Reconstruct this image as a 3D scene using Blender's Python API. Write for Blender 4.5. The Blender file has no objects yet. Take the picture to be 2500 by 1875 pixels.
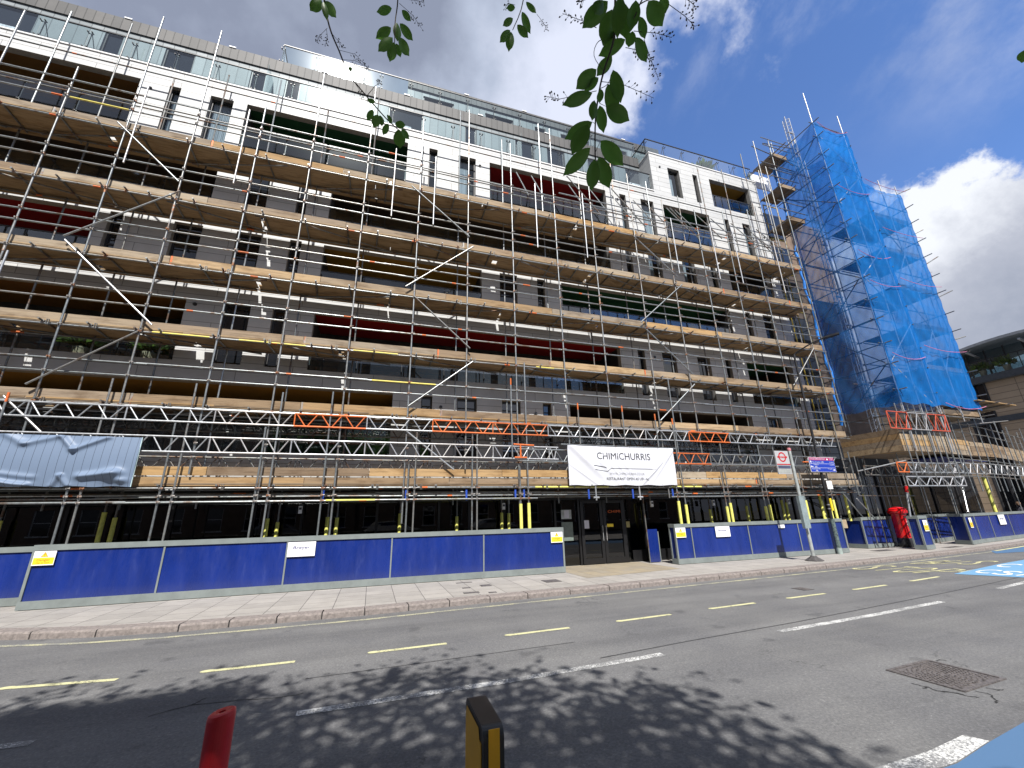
import bpy, math, random
from mathutils import Vector, Matrix
R=math.radians
random.seed(7)
SC=bpy.context.scene
col=SC.collection
# ---------------------------------------------------------------- camera (pose solved from the photo's vanishing points)
F=1009.0
def _n(v): return v.normalized()
_U=_n(Vector((-75,-3174,F))); _X=Vector((3209,245,F)); _X=_n(_X-_U*_X.dot(_U)); _Y=_U.cross(_X)
if _Y.z<0: _Y=-_Y
CAMZ=1.65
def ray(px,py):
    v=Vector((px-1250,py-937.5,F)); return Vector((_X.dot(v),_Y.dot(v),_U.dot(v)))
def cam_depth(px,py,d):                       # a point d metres in front of the lens plane
    return ray(px,py)*(d/F)+Vector((0,0,CAMZ))
cam=bpy.data.cameras.new('camera'); cam.sensor_fit='HORIZONTAL'; cam.sensor_width=36; cam.lens=36*F/2500
cam.clip_start=0.05; cam.clip_end=2000
co=bpy.data.objects.new('camera',cam); col.objects.link(co)
# camera axes in world: right = ray(+x), up = ray(-y), back = -ray(z)
right=Vector((_X.x,_Y.x,_U.x)); up=-Vector((_X.y,_Y.y,_U.y)); back=-Vector((_X.z,_Y.z,_U.z))
M=Matrix(((right.x,up.x,back.x,0),(right.y,up.y,back.y,0),(right.z,up.z,back.z,CAMZ),(0,0,0,1)))
co.matrix_world=M
SC.camera=co
# ---------------------------------------------------------------- mesh builder
class MB:
    def __init__(s): s.v=[]; s.f=[]; s.mi=[]; s.m=0
    def q(s,*pts):
        i=len(s.v); s.v+= [tuple(p) for p in pts]; s.f.append(tuple(range(i,i+len(pts)))); s.mi.append(s.m); return s
    def box(s,x0,x1,y0,y1,z0,z1):
        i=len(s.v)
        s.v+=[(x0,y0,z0),(x1,y0,z0),(x1,y1,z0),(x0,y1,z0),(x0,y0,z1),(x1,y0,z1),(x1,y1,z1),(x0,y1,z1)]
        for f in ((0,3,2,1),(4,5,6,7),(0,1,5,4),(1,2,6,5),(2,3,7,6),(3,0,4,7)):
            s.f.append(tuple(i+k for k in f)); s.mi.append(s.m)
        return s
    def obox(s,o,u,w,h,L,W,H):                 # oriented box: origin o, axes u,w,h, sizes L,W,H
        o=Vector(o);u=Vector(u).normalized();w=Vector(w).normalized();h=Vector(h).normalized()
        i=len(s.v)
        for c in (0,1):
            for a,b in ((0,0),(1,0),(1,1),(0,1)):
                s.v.append(tuple(o+u*(L*a)+w*(W*b)+h*(H*c)))
        for f in ((0,3,2,1),(4,5,6,7),(0,1,5,4),(1,2,6,5),(2,3,7,6),(3,0,4,7)):
            s.f.append(tuple(i+k for k in f)); s.mi.append(s.m)
        return s
    def tube(s,a,b,r=0.0242,n=8,r2=None,cap=True):
        a=Vector(a);b=Vector(b);d=(b-a)
        if d.length<1e-6: return s
        d.normalize(); t=Vector((0,0,1)) if abs(d.z)<.9 else Vector((1,0,0))
        u=d.cross(t).normalized(); w=d.cross(u); i=len(s.v); r2=r if r2 is None else r2
        for p,rr in ((a,r),(b,r2)):
            for k in range(n):
                c=2*math.pi*k/n; s.v.append(tuple(p+u*(rr*math.cos(c))+w*(rr*math.sin(c))))
        for k in range(n):
            j=(k+1)%n; s.f.append((i+k,i+j,i+n+j,i+n+k)); s.mi.append(s.m)
        if cap:
            s.f.append(tuple(i+k for k in reversed(range(n)))); s.mi.append(s.m)
            s.f.append(tuple(i+n+k for k in range(n))); s.mi.append(s.m)
        return s
    def path(s,pts,r,n=6,taper=1.0):
        L=len(pts)-1
        for k in range(L):
            s.tube(pts[k],pts[k+1],r*(1+(taper-1)*k/L),n,r*(1+(taper-1)*(k+1)/L))
        return s
    def lathe(s,c,prof,n=24):                  # prof: (r,z) list
        i=len(s.v)
        for (r,z) in prof:
            for k in range(n):
                a=2*math.pi*k/n; s.v.append((c[0]+r*math.cos(a),c[1]+r*math.sin(a),c[2]+z))
        for j in range(len(prof)-1):
            for k in range(n):
                l=(k+1)%n; s.f.append((i+j*n+k,i+j*n+l,i+(j+1)*n+l,i+(j+1)*n+k)); s.mi.append(s.m)
        s.f.append(tuple(i+(len(prof)-1)*n+k for k in range(n))); s.mi.append(s.m)
        return s
    def build(s,name,mat,parent=None,smooth=False):
        me=bpy.data.meshes.new(name)
        off=world_loc(parent) if parent is not None else Vector((0,0,0))
        if off.length>0: vs=[(x-off.x,y-off.y,z-off.z) for x,y,z in s.v]
        else: vs=s.v
        me.from_pydata(vs,[],s.f); 
        for m in (mat if isinstance(mat,(list,tuple)) else [mat]): me.materials.append(m)
        if isinstance(mat,(list,tuple)): me.polygons.foreach_set('material_index',s.mi)
        if smooth:
            me.polygons.foreach_set('use_smooth',[True]*len(s.f))
            try: me.set_sharp_from_angle(angle=R(40))
            except Exception: pass
        me.update()
        o=bpy.data.objects.new(name,me); col.objects.link(o)
        if parent is not None: o.parent=parent
        return o
def world_loc(o):
    v=Vector((0,0,0))
    while o is not None: v=v+o.location; o=o.parent
    return v
def tag(o,label=None,cat=None,group=None,kind=None):
    if label: o['label']=label
    if cat: o['category']=cat
    if group: o['group']=group
    if kind: o['kind']=kind
    return o
def thing(name,loc,label,cat,group=None):
    o=bpy.data.objects.new(name,None); o.empty_display_size=.1; col.objects.link(o); o.location=loc
    return tag(o,label,cat,group)
def struct(name,mb,mat): return tag(mb.build(name,mat),kind='structure')
# ---------------------------------------------------------------- materials
def newmat(name):
    m=bpy.data.materials.new(name); m.use_nodes=True; nt=m.node_tree; nt.nodes.clear()
    out=nt.nodes.new('ShaderNodeOutputMaterial'); return m,nt,out
def N(nt,t,**k):
    n=nt.nodes.new(t)
    for a,b in k.items():
        if a.startswith('i_'):
            key=a[2:]; key=int(key) if key.isdigit() else key.replace('_',' ')
            n.inputs[key].default_value=b
        else: setattr(n,a,b)
    return n
def C(c): return (c[0],c[1],c[2],1)
def noise(nt,scale,vec=None,detail=4,rough=.6):
    n=N(nt,'ShaderNodeTexNoise'); n.inputs['Scale'].default_value=scale; n.inputs['Detail'].default_value=detail; n.inputs['Roughness'].default_value=rough
    if vec is not None: nt.links.new(vec,n.inputs['Vector'])
    return n
def ramp(nt,fac,stops):
    r=N(nt,'ShaderNodeValToRGB'); e=r.color_ramp.elements
    while len(e)<len(stops): e.new(.5)
    for k,(p,c) in enumerate(stops): e[k].position=p; e[k].color=C(c) if len(c)==3 else c
    nt.links.new(fac,r.inputs[0]); return r
def coord(nt,out='Object',scale=(1,1,1)):
    tc=N(nt,'ShaderNodeTexCoord'); mp=N(nt,'ShaderNodeMapping'); mp.inputs['Scale'].default_value=scale
    nt.links.new(tc.outputs[out],mp.inputs[0]); return mp.outputs[0]
def mix(nt,fac,a,b,mode='MIX'):
    m=N(nt,'ShaderNodeMix',data_type='RGBA',blend_type=mode)
    for s,v in ((m.inputs[0],fac),(m.inputs[6],a),(m.inputs[7],b)):
        if hasattr(v,'links') or hasattr(v,'is_linked'): nt.links.new(v,s)
        elif isinstance(v,(tuple,list)): s.default_value=C(v)
        else: s.default_value=v
    return m.outputs[2]
def princ(nt,out,col_,rough=.6,metal=0,spec=.5,bump=None,bs=.3,bd=.01):
    p=N(nt,'ShaderNodeBsdfPrincipled')
    if hasattr(col_,'is_linked'): nt.links.new(col_,p.inputs['Base Color'])
    else: p.inputs['Base Color'].default_value=C(col_)
    if hasattr(rough,'is_linked'): nt.links.new(rough,p.inputs['Roughness'])
    else: p.inputs['Roughness'].default_value=rough
    p.inputs['Metallic'].default_value=metal; p.inputs['Specular IOR Level'].default_value=spec
    if bump is not None:
        b=N(nt,'ShaderNodeBump'); b.inputs['Strength'].default_value=bs; b.inputs['Distance'].default_value=bd
        nt.links.new(bump,b.inputs['Height']); nt.links.new(b.outputs[0],p.inputs['Normal'])
    nt.links.new(p.outputs[0],out.inputs[0]); return p
def plain(name,c,rough=.6,metal=0,spec=.5,var=.12,scale=6,bump=0,c2=None,stretch=(1,1,1)):
    m,nt,out=newmat(name); v=coord(nt,'Object',stretch); n=noise(nt,scale,v,6,.65)
    dark=c2 if c2 else tuple(x*(1-var*2) for x in c); lite=tuple(min(1,x*(1+var)) for x in c)
    r=ramp(nt,n.outputs[0],[(.32,dark),(.62,lite)])
    princ(nt,out,r.outputs[0],rough,metal,spec,n.outputs[0] if bump else None,bump,.01)
    return m
def brick(name,c1,c2,mort,w,h,ms=.006,off=.5,plane='xz',rough=.7,var=.18,bump=.4,metal=0,offy=0,spec=.5,nscale=1.5):
    m,nt,out=newmat(name); tc=N(nt,'ShaderNodeTexCoord'); sp=N(nt,'ShaderNodeSeparateXYZ'); cb=N(nt,'ShaderNodeCombineXYZ')
    nt.links.new(tc.outputs['Object'],sp.inputs[0]); a,b={'xz':(0,2),'xy':(0,1),'yz':(1,2)}[plane]
    nt.links.new(sp.outputs[a],cb.inputs[0])
    ad=N(nt,'ShaderNodeMath',operation='ADD'); ad.inputs[1].default_value=offy; nt.links.new(sp.outputs[b],ad.inputs[0]); nt.links.new(ad.outputs[0],cb.inputs[1])
    br=N(nt,'ShaderNodeTexBrick',offset=off,squash=1); nt.links.new(cb.outputs[0],br.inputs[0])
    br.inputs['Color1'].default_value=C(c1); br.inputs['Color2'].default_value=C(c2); br.inputs['Mortar'].default_value=C(mort)
    br.inputs['Scale'].default_value=1; br.inputs['Mortar Size'].default_value=ms; br.inputs['Mortar Smooth'].default_value=.1
    br.inputs['Brick Width'].default_value=w; br.inputs['Row Height'].default_value=h; br.inputs['Bias'].default_value=0
    n=noise(nt,nscale,tc.outputs['Object'],8,.65); n2=noise(nt,40,tc.outputs['Object'],3)
    r=ramp(nt,n.outputs[0],[(.3,(1-var,)*3),(.7,(1+0*var,)*3)])
    c=mix(nt,1.0,br.outputs['Color'],r.outputs[0],'MULTIPLY')
    mx=N(nt,'ShaderNodeMath',operation='MULTIPLY'); mx.inputs[1].default_value=-1; nt.links.new(br.outputs['Fac'],mx.inputs[0])
    a2=N(nt,'ShaderNodeMath',operation='MULTIPLY_ADD'); a2.inputs[1].default_value=.15; nt.links.new(n2.outputs[0],a2.inputs[0]); nt.links.new(mx.outputs[0],a2.inputs[2])
    princ(nt,out,c,rough,metal,spec,a2.outputs[0],bump,.006)
    return m
def glassmat(name,tint=(.8,.9,.92),rough=.0,ior=1.5,gcol=(1,1,1),boost=1.0,haze=0):
    m,nt,out=newmat(name); t=N(nt,'ShaderNodeBsdfTransparent'); t.inputs[0].default_value=C(tint)
    g=N(nt,'ShaderNodeBsdfGlossy'); g.inputs[0].default_value=C(gcol); g.inputs['Roughness'].default_value=rough
    f=N(nt,'ShaderNodeFresnel'); f.inputs[0].default_value=ior
    mu=N(nt,'ShaderNodeMath',operation='MULTIPLY',use_clamp=True); mu.inputs[1].default_value=boost; nt.links.new(f.outputs[0],mu.inputs[0])
    ge=N(nt,'ShaderNodeNewGeometry'); fr=N(nt,'ShaderNodeMath',operation='SUBTRACT'); fr.inputs[0].default_value=1; nt.links.new(ge.outputs['Backfacing'],fr.inputs[1])
    fm=N(nt,'ShaderNodeMath',operation='MULTIPLY'); nt.links.new(fr.outputs[0],fm.inputs[0]); nt.links.new(mu.outputs[0],fm.inputs[1])   # the far face of a pane passes light straight out
    x=N(nt,'ShaderNodeMixShader'); nt.links.new(fm.outputs[0],x.inputs[0]); nt.links.new(t.outputs[0],x.inputs[1]); nt.links.new(g.outputs[0],x.inputs[2])
    if haze:
        g2=N(nt,'ShaderNodeBsdfGlossy'); g2.inputs[0].default_value=(1,1,1,1); g2.inputs['Roughness'].default_value=.10
        y=N(nt,'ShaderNodeMixShader'); y.inputs[0].default_value=haze; nt.links.new(x.outputs[0],y.inputs[1]); nt.links.new(g2.outputs[0],y.inputs[2]); x=y
    nt.links.new(x.outputs[0],out.inputs[0]); return m
def woodmat(name,k=1.0):
    m,nt,out=newmat(name); oi=N(nt,'ShaderNodeObjectInfo')
    tc=N(nt,'ShaderNodeTexCoord')
    mp=N(nt,'ShaderNodeMapping'); mp.inputs['Scale'].default_value=(.55,7,9); nt.links.new(tc.outputs['Object'],mp.inputs[0])
    ad=N(nt,'ShaderNodeVectorMath',operation='ADD'); nt.links.new(mp.outputs[0],ad.inputs[0]);
    ml=N(nt,'ShaderNodeMath',operation='MULTIPLY'); ml.inputs[1].default_value=50; nt.links.new(oi.outputs['Random'],ml.inputs[0]); nt.links.new(ml.outputs[0],ad.inputs[1])
    n=noise(nt,2.2,ad.outputs[0],8,.7); mp2=N(nt,'ShaderNodeMapping'); mp2.inputs['Scale'].default_value=(1.2,3,3); nt.links.new(tc.outputs['Object'],mp2.inputs[0])
    n2=noise(nt,1.3,mp2.outputs[0],4,.6)
    base=ramp(nt,oi.outputs['Random'],[(0,(.21,.165,.125)),(.2,(.33,.26,.19)),(.4,(.30,.27,.235)),(.55,(.47,.37,.25)),(.68,(.45,.31,.16)),(.8,(.28,.215,.15)),(1,(.41,.365,.30))]); base.color_ramp.interpolation='CONSTANT' if False else 'LINEAR'
    g=ramp(nt,n.outputs[0],[(.3,(.55,.52,.5)),(.5,(1,1,1)),(.7,(1.15,1.12,1.05))])
    c=mix(nt,1.0,base.outputs[0],g.outputs[0],'MULTIPLY')
    g2=ramp(nt,n2.outputs[0],[(.32,(.62,.56,.5)),(.5,(1,1,1))])
    c=mix(nt,.8,c,g2.outputs[0],'MULTIPLY')
    if k!=1.0: c=mix(nt,1.0,c,(k,k*.93,k*.84),'MULTIPLY')
    princ(nt,out,c,.85,0,.2,n.outputs[0],.35,.006); return m
def steelmat(name,c,c2,rust=.5,metal=.55,rough=.42):
    m,nt,out=newmat(name); v=coord(nt,'Object',(1,1,1)); oi=N(nt,'ShaderNodeObjectInfo')
    n=noise(nt,3,v,7,.7); n2=noise(nt,14,v,5,.7)
    r=ramp(nt,n2.outputs[0],[(.35,tuple(x*.7 for x in c)),(.6,c)])
    k=ramp(nt,n.outputs[0],[(rust,(0,0,0)),(rust+.1,(1,1,1))])
    c_=mix(nt,k.outputs[0],r.outputs[0],c2)
    t=ramp(nt,oi.outputs['Random'],[(0,(.78,.8,.8)),(.5,(1,1,1)),(1,(1.0,.93,.86))])
    c_=mix(nt,1.0,c_,t.outputs[0],'MULTIPLY')
    princ(nt,out,c_,rough,metal,.5); return m
MT={}
MT['steel']=steelmat('galvanised_steel',(.37,.39,.395),(.20,.15,.12),.55,.7,.36)
MT['steel_d']=steelmat('weathered_steel',(.22,.23,.23),(.15,.09,.06),.50)
MT['coupler']=steelmat('coupler_steel',(.34,.32,.30),(.30,.13,.06),.5,.5,.5)
MT['orange']=steelmat('orange_paint',(.72,.17,.04),(.5,.4,.35),.66,.1,.5)
MT['redpaint']=steelmat('red_paint_tube',(.6,.10,.05),(.5,.4,.35),.7,.1,.5)
MT['alu']=steelmat('aluminium',(.58,.59,.61),(.38,.38,.38),.62,.6,.38)
MT['wood']=woodmat('scaffold_board',.90)
MT['shadewood']=woodmat('shaded_scaffold_board',.74)  # deck boards: same wood, with the shade of their undersides put into the colour
MT['yellow']=plain('yellow_foam',(.72,.70,.16),.7,var=.1,scale=9)
MT['clad']=brick('pale_cladding',(.53,.535,.53),(.60,.605,.595),(.22,.22,.215),2.4,.30,.009,.37,'xz',.55,.13,.35,offy=.06)
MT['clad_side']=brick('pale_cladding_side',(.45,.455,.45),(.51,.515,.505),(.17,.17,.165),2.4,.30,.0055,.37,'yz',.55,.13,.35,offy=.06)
MT['coping']=plain('white_coping',(.78,.78,.77),.5,var=.05)
MT['shopframe']=plain('shopfront_black',(.010,.010,.011),.35,var=.1)
MT['eavesgrey']=plain('eaves_grey',(.4,.42,.44),.5)
MT['signtext']=plain('sign_lettering',(.55,.6,.75),.5,var=.02)
MT['reveal']=plain('window_reveal',(.33,.32,.30),.7,var=.08)
MT['frame']=plain('dark_window_frame',(.035,.035,.038),.4,var=.1)
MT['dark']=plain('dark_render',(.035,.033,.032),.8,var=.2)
MT['zinc']=brick('standing_seam_zinc',(.062,.062,.062),(.095,.092,.09),(.02,.02,.02),.27,6,.014,.0,'xz',.6,.25,.6,.1)
MT['zincwall']=brick('zinc_wall',(.15,.18,.195),(.25,.28,.295),(.08,.095,.105),.36,6,.014,.0,'xz',.55,.2,.5,.05)
MT['pane']=plain('window_pane',(.012,.014,.018),.02,var=.05,spec=.9)
MT['glass']=glassmat('balustrade_glass',(.87,.94,.95),.03,1.52,boost=2.0,haze=.014)
MT['clearglass']=glassmat('clear_glass',(.62,.70,.72),.01,1.5,boost=1.4)
MT['shopglass']=glassmat('shop_glass',(.22,.24,.24),.0,1.5,boost=1.3)
MT['ceil_brown']=plain('ceiling_brown',(.17,.075,.012),.7,var=.06,scale=2)
MT['ceil_yellow']=plain('ceiling_yellow',(.36,.19,.03),.7,var=.06,scale=2)
MT['ceil_red']=plain('ceiling_red',(.30,.006,.006),.7,var=.06,scale=2)
MT['ceil_green']=plain('ceiling_green',(.012,.075,.028),.7,var=.06,scale=2)
MT['ceil_dark']=plain('ceiling_dark',(.05,.035,.025),.7,var=.06,scale=2)
MT['curtain']=plain('curtain',(.55,.57,.62),.8,var=.2,scale=14,stretch=(3,1,.05))
def scuffed(name,c,sc):
    m,nt,out=newmat(name); v=coord(nt,'Object',(1,1,.35)); n=noise(nt,1.3,v,6,.65); v2=coord(nt,'Object',(3.2,3.2,.7)); n2=noise(nt,1.6,v2,9,.75); n3=noise(nt,14,coord(nt,'Object',(.5,.5,2)),6,.8)
    r=ramp(nt,n.outputs[0],[(.32,tuple(x*.8 for x in c)),(.62,tuple(x*1.15 for x in c))])
    k=ramp(nt,n2.outputs[0],[(.58,(0,0,0)),(.80,(.4,.4,.4))]); c1=mix(nt,k.outputs[0],r.outputs[0],sc)
    sp=N(nt,'ShaderNodeSeparateXYZ'); tc=N(nt,'ShaderNodeTexCoord'); nt.links.new(tc.outputs['Object'],sp.inputs[0])
    mr=N(nt,'ShaderNodeMapRange'); nt.links.new(sp.outputs[2],mr.inputs[0]); mr.inputs[1].default_value=.08; mr.inputs[2].default_value=.38; mr.inputs[3].default_value=.4; mr.inputs[4].default_value=0
    sm=N(nt,'ShaderNodeMath',operation='MULTIPLY'); nt.links.new(mr.outputs[0],sm.inputs[0]); nt.links.new(n3.outputs[0],sm.inputs[1]); c2=mix(nt,sm.outputs[0],c1,(.10,.10,.12))
    rr_=ramp(nt,n2.outputs[0],[(.4,(.22,)*3),(.7,(.5,)*3)]); princ(nt,out,c2,rr_.outputs[0],0,.5,n.outputs[0],.12,.02); return m
MT['blue']=scuffed('hoarding_blue',(.007,.023,.165),(.06,.09,.26))
MT['trim']=plain('hoarding_trim',(.18,.205,.20),.6,var=.08,scale=3)
MT['white']=plain('white_plastic',(.85,.85,.85),.45,var=.03)
MT['signyellow']=plain('sign_yellow',(.85,.62,.03),.45,var=.03)
MT['ink']=plain('black_ink',(.02,.02,.022),.5,var=.02)
MT['greyink']=plain('grey_ink',(.25,.25,.27),.5,var=.02)
MT['navyink']=plain('navy_ink',(.03,.03,.16),.5,var=.02)
MT['amberink']=plain('amber_ink',(.45,.22,.02),.5,var=.02)
MT['red']=plain('post_box_red',(.58,.008,.010),.22,var=.06,spec=.6)
MT['bolred']=plain('bollard_red',(.52,.016,.022),.38,var=.12,scale=5)
MT['black']=plain('black_paint',(.016,.016,.018),.42,var=.2,spec=.5)
MT['bolyellow']=plain('bollard_yellow',(.62,.33,.012),.45,var=.06)
MT['polegrey']=plain('grey_pole',(.42,.45,.44),.45,var=.15,metal=.3,scale=5)
MT['rubber']=plain('dark_rubber',(.07,.065,.065),.8,var=.2)
MT['signblue']=plain('sign_blue',(.01,.04,.36),.4,var=.03)
MT['signpink']=plain('sign_magenta',(.36,.035,.12),.4,var=.03)
MT['roundel']=plain('roundel_red',(.45,.008,.014),.4,var=.03)
MT['kerb']=plain('granite_kerb',(.225,.195,.18),.85,var=.18,scale=16,bump=.9)
MT['pave']=brick('paving_slabs',(.325,.305,.28),(.385,.36,.33),(.12,.11,.105),.60,.52,.007,.0,'xy',.85,.22,.5,nscale=2.2)
MT['tactile']=brick('buff_tactile',(.35,.29,.20),(.31,.27,.21),(.22,.18,.12),.4,.4,.006,.0,'xy',.85,.25,.5)
MT['iron']=plain('cast_iron',(.15,.135,.13),.6,var=.25,scale=30,bump=.6,metal=.3)
MT['bark']=plain('bark',(.07,.055,.045),.9,var=.3,scale=20,bump=.5)
MT['brickred']=brick('london_brick',(.24,.15,.10),(.30,.19,.13),(.3,.28,.25),.22,.075,.008,.5,'xz',.9,.2,.3)
MT['stone']=brick('tan_stone',(.46,.35,.24),(.52,.40,.28),(.22,.17,.12),1.5,.42,.02,.0,'yz',.8,.14,.4)
MT['brownwall']=plain('brown_board',(.20,.14,.10),.8,var=.15,scale=2)
MT['skin']=plain('skin',(.5,.3,.22),.6,var=.05)
MT['hair']=plain('hair',(.12,.07,.04),.8,var=.2)
MT['cloth']=plain('dark_cloth',(.02,.02,.03),.9,var=.2)
MT['planter']=plain('timber_planter',(.35,.27,.18),.8,var=.15)
MT['paper']=plain('paper',(.6,.6,.68),.7,var=.03)
def leafmat(name,c,tr,mixf=.35):
    m,nt,out=newmat(name); oi=N(nt,'ShaderNodeObjectInfo'); g=N(nt,'ShaderNodeNewGeometry')
    v=ramp(nt,g.outputs['Random Per Island'],[(0,tuple(x*.7 for x in c)),(1,tuple(x*1.25 for x in c))])
    n=noise(nt,60,coord(nt),3); vv=mix(nt,.25,v.outputs[0],ramp(nt,n.outputs[0],[(.35,(.4,.4,.4)),(.6,(1,1,1))]).outputs[0],'MULTIPLY')
    p=N(nt,'ShaderNodeBsdfPrincipled'); nt.links.new(vv,p.inputs['Base Color']); p.inputs['Roughness'].default_value=.42
    t=N(nt,'ShaderNodeBsdfTranslucent'); t.inputs[0].default_value=C(tr)
    x=N(nt,'ShaderNodeMixShader'); x.inputs[0].default_value=mixf; nt.links.new(p.outputs[0],x.inputs[1]); nt.links.new(t.outputs[0],x.inputs[2]); nt.links.new(x.outputs[0],out.inputs[0]); return m
MT['leaf']=leafmat('cherry_leaf',(.065,.13,.035),(.13,.30,.04),.45)
MT['leaf2']=leafmat('roof_plant_leaf',(.10,.17,.04),(.2,.3,.05))
def netmat(name,c,lo,hi):                     # open mesh: the flatter it is seen, the more of the view its threads close
    m,nt,out=newmat(name); v=coord(nt); n=noise(nt,.9,v,5,.6); lw=N(nt,'ShaderNodeLayerWeight'); lw.inputs[0].default_value=.5
    f=ramp(nt,lw.outputs['Facing'],[(.1,(lo,)*3),(.62,(hi,)*3)])
    r=ramp(nt,n.outputs[0],[(.3,(.84,)*3),(.7,(1.14,)*3)]); ff=mix(nt,1.0,f.outputs[0],r.outputs[0],'MULTIPLY')
    d=N(nt,'ShaderNodeBsdfDiffuse'); d.inputs[0].default_value=C(c); t=N(nt,'ShaderNodeBsdfTranslucent'); t.inputs[0].default_value=C(c)
    a=N(nt,'ShaderNodeMixShader'); a.inputs[0].default_value=.4; nt.links.new(d.outputs[0],a.inputs[1]); nt.links.new(t.outputs[0],a.inputs[2])
    tr=N(nt,'ShaderNodeBsdfTransparent'); tr.inputs[0].default_value=(.82,.90,1,1); x=N(nt,'ShaderNodeMixShader'); nt.links.new(ff,x.inputs[0]); nt.links.new(tr.outputs[0],x.inputs[1]); nt.links.new(a.outputs[0],x.inputs[2])
    nt.links.new(x.outputs[0],out.inputs[0]); return m
MT['net']=netmat('blue_debris_net',(.02,.22,.66),.38,.72)
MT['netrope']=plain('blue_rope_net',(.02,.2,.65),.7,var=.2)
MT['pinktape']=plain('pink_tape',(.6,.2,.35),.7)
def clothmat(name,c,stripes=0):
    m,nt,out=newmat(name); v=coord(nt); n=noise(nt,2.2,v,5,.6)
    cc=c
    if stripes:
        tc=N(nt,'ShaderNodeTexCoord'); sp=N(nt,'ShaderNodeSeparateXYZ'); nt.links.new(tc.outputs['Object'],sp.inputs[0])
        k=N(nt,'ShaderNodeMath',operation='MULTIPLY'); k.inputs[1].default_value=1/stripes; nt.links.new(sp.outputs[0],k.inputs[0])
        fr=N(nt,'ShaderNodeMath',operation='FRACT'); nt.links.new(k.outputs[0],fr.inputs[0])
        rr=ramp(nt,fr.outputs[0],[(0,tuple(x*.4 for x in c)),(.05,tuple(x*.4 for x in c)),(.07,c)]); rr.color_ramp.interpolation='LINEAR'; cc=rr.outputs[0]
    p=princ(nt,out,cc,.5,0,.35,n.outputs[0],.15,.02); return m
MT['banner']=clothmat('white_banner',(.62,.63,.68))
MT['tarp']=clothmat('grey_tarpaulin',(.16,.215,.31),.155)
def asphalt():
    m,nt,out=newmat('asphalt'); v=coord(nt); n=noise(nt,38,v,7,.85); n2=noise(nt,.55,v,6,.6); n3=noise(nt,260,v,2,.6); nl=noise(nt,.9,coord(nt,'Object',(.12,1.6,1)),5,.6)
    r=ramp(nt,n.outputs[0],[(.30,(.085,.085,.087)),(.46,(.130,.130,.132)),(.60,(.18,.18,.18)),(.71,(.40,.40,.39))])
    r2=ramp(nt,n2.outputs[0],[(.3,(.80,.80,.82)),(.7,(1.12,1.11,1.08))])
    c=mix(nt,1.0,r.outputs[0],r2.outputs[0],'MULTIPLY')
    r4=ramp(nt,nl.outputs[0],[(.3,(.80,.80,.81)),(.6,(1.08,1.08,1.08))]); c=mix(nt,1.0,c,r4.outputs[0],'MULTIPLY')
    ns=noise(nt,1.9,v,3,.5); r5=ramp(nt,ns.outputs[0],[(.27,(.72,.72,.73)),(.36,(1,1,1))]); c=mix(nt,1.0,c,r5.outputs[0],'MULTIPLY')
    vo=N(nt,'ShaderNodeTexVoronoi',feature='DISTANCE_TO_EDGE'); wv=N(nt,'ShaderNodeVectorMath',operation='ADD'); nn=noise(nt,1.7,v,5,.7)
    nt.links.new(v,wv.inputs[0]); nt.links.new(nn.outputs['Color'],wv.inputs[1]); nt.links.new(wv.outputs[0],vo.inputs['Vector']); vo.inputs['Scale'].default_value=.42
    cr=ramp(nt,vo.outputs[0],[(0,(.45,.45,.45)),(.006,(1,1,1))]); mk=noise(nt,.35,v,2,.5); mr=ramp(nt,mk.outputs[0],[(.56,(0,0,0)),(.64,(1,1,1))])
    c=mix(nt,mr.outputs[0],c,mix(nt,1.0,c,cr.outputs[0],'MULTIPLY'))
    princ(nt,out,c,.82,0,.3,n.outputs[0],.5,.006); return m
MT['asphalt']=asphalt()
def paint(name,c,wear=.45,under=(.09,.09,.09)):
    m,nt,out=newmat(name); v=coord(nt); n=noise(nt,45,v,5,.8); n2=noise(nt,2.5,v,4,.6)
    a=N(nt,'ShaderNodeMath',operation='MULTIPLY_ADD'); a.inputs[1].default_value=.5; nt.links.new(n2.outputs[0],a.inputs[0]); nt.links.new(n.outputs[0],a.inputs[2])
    k=ramp(nt,a.outputs[0],[(wear+.22,(1,1,1)),(wear+.28,(0,0,0))])
    c_=mix(nt,k.outputs[0],c,under)
    princ(nt,out,c_,.7,0,.3,n.outputs[0],.3,.003); return m
MT['ypaint']=paint('yellow_road_paint',(.56,.54,.31),.40)
MT['ypaint_worn']=paint('worn_yellow_road_paint',(.46,.44,.28),.52,(.20,.20,.19))
MT['ypaint_old']=paint('old_yellow_road_paint',(.55,.52,.28),.44,(.18,.18,.17))
MT['wpaint']=paint('white_road_paint',(.62,.62,.60),.52,(.20,.20,.20))
MT['wpaint2']=paint('white_letter_paint',(.75,.75,.75),.3)
MT['bluelane']=paint('blue_cycle_surface',(.075,.15,.27),.30,(.06,.11,.19))
MT['bluelane2']=paint('blue_cycle_panel',(.15,.31,.49),.3,(.11,.21,.32))
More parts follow.
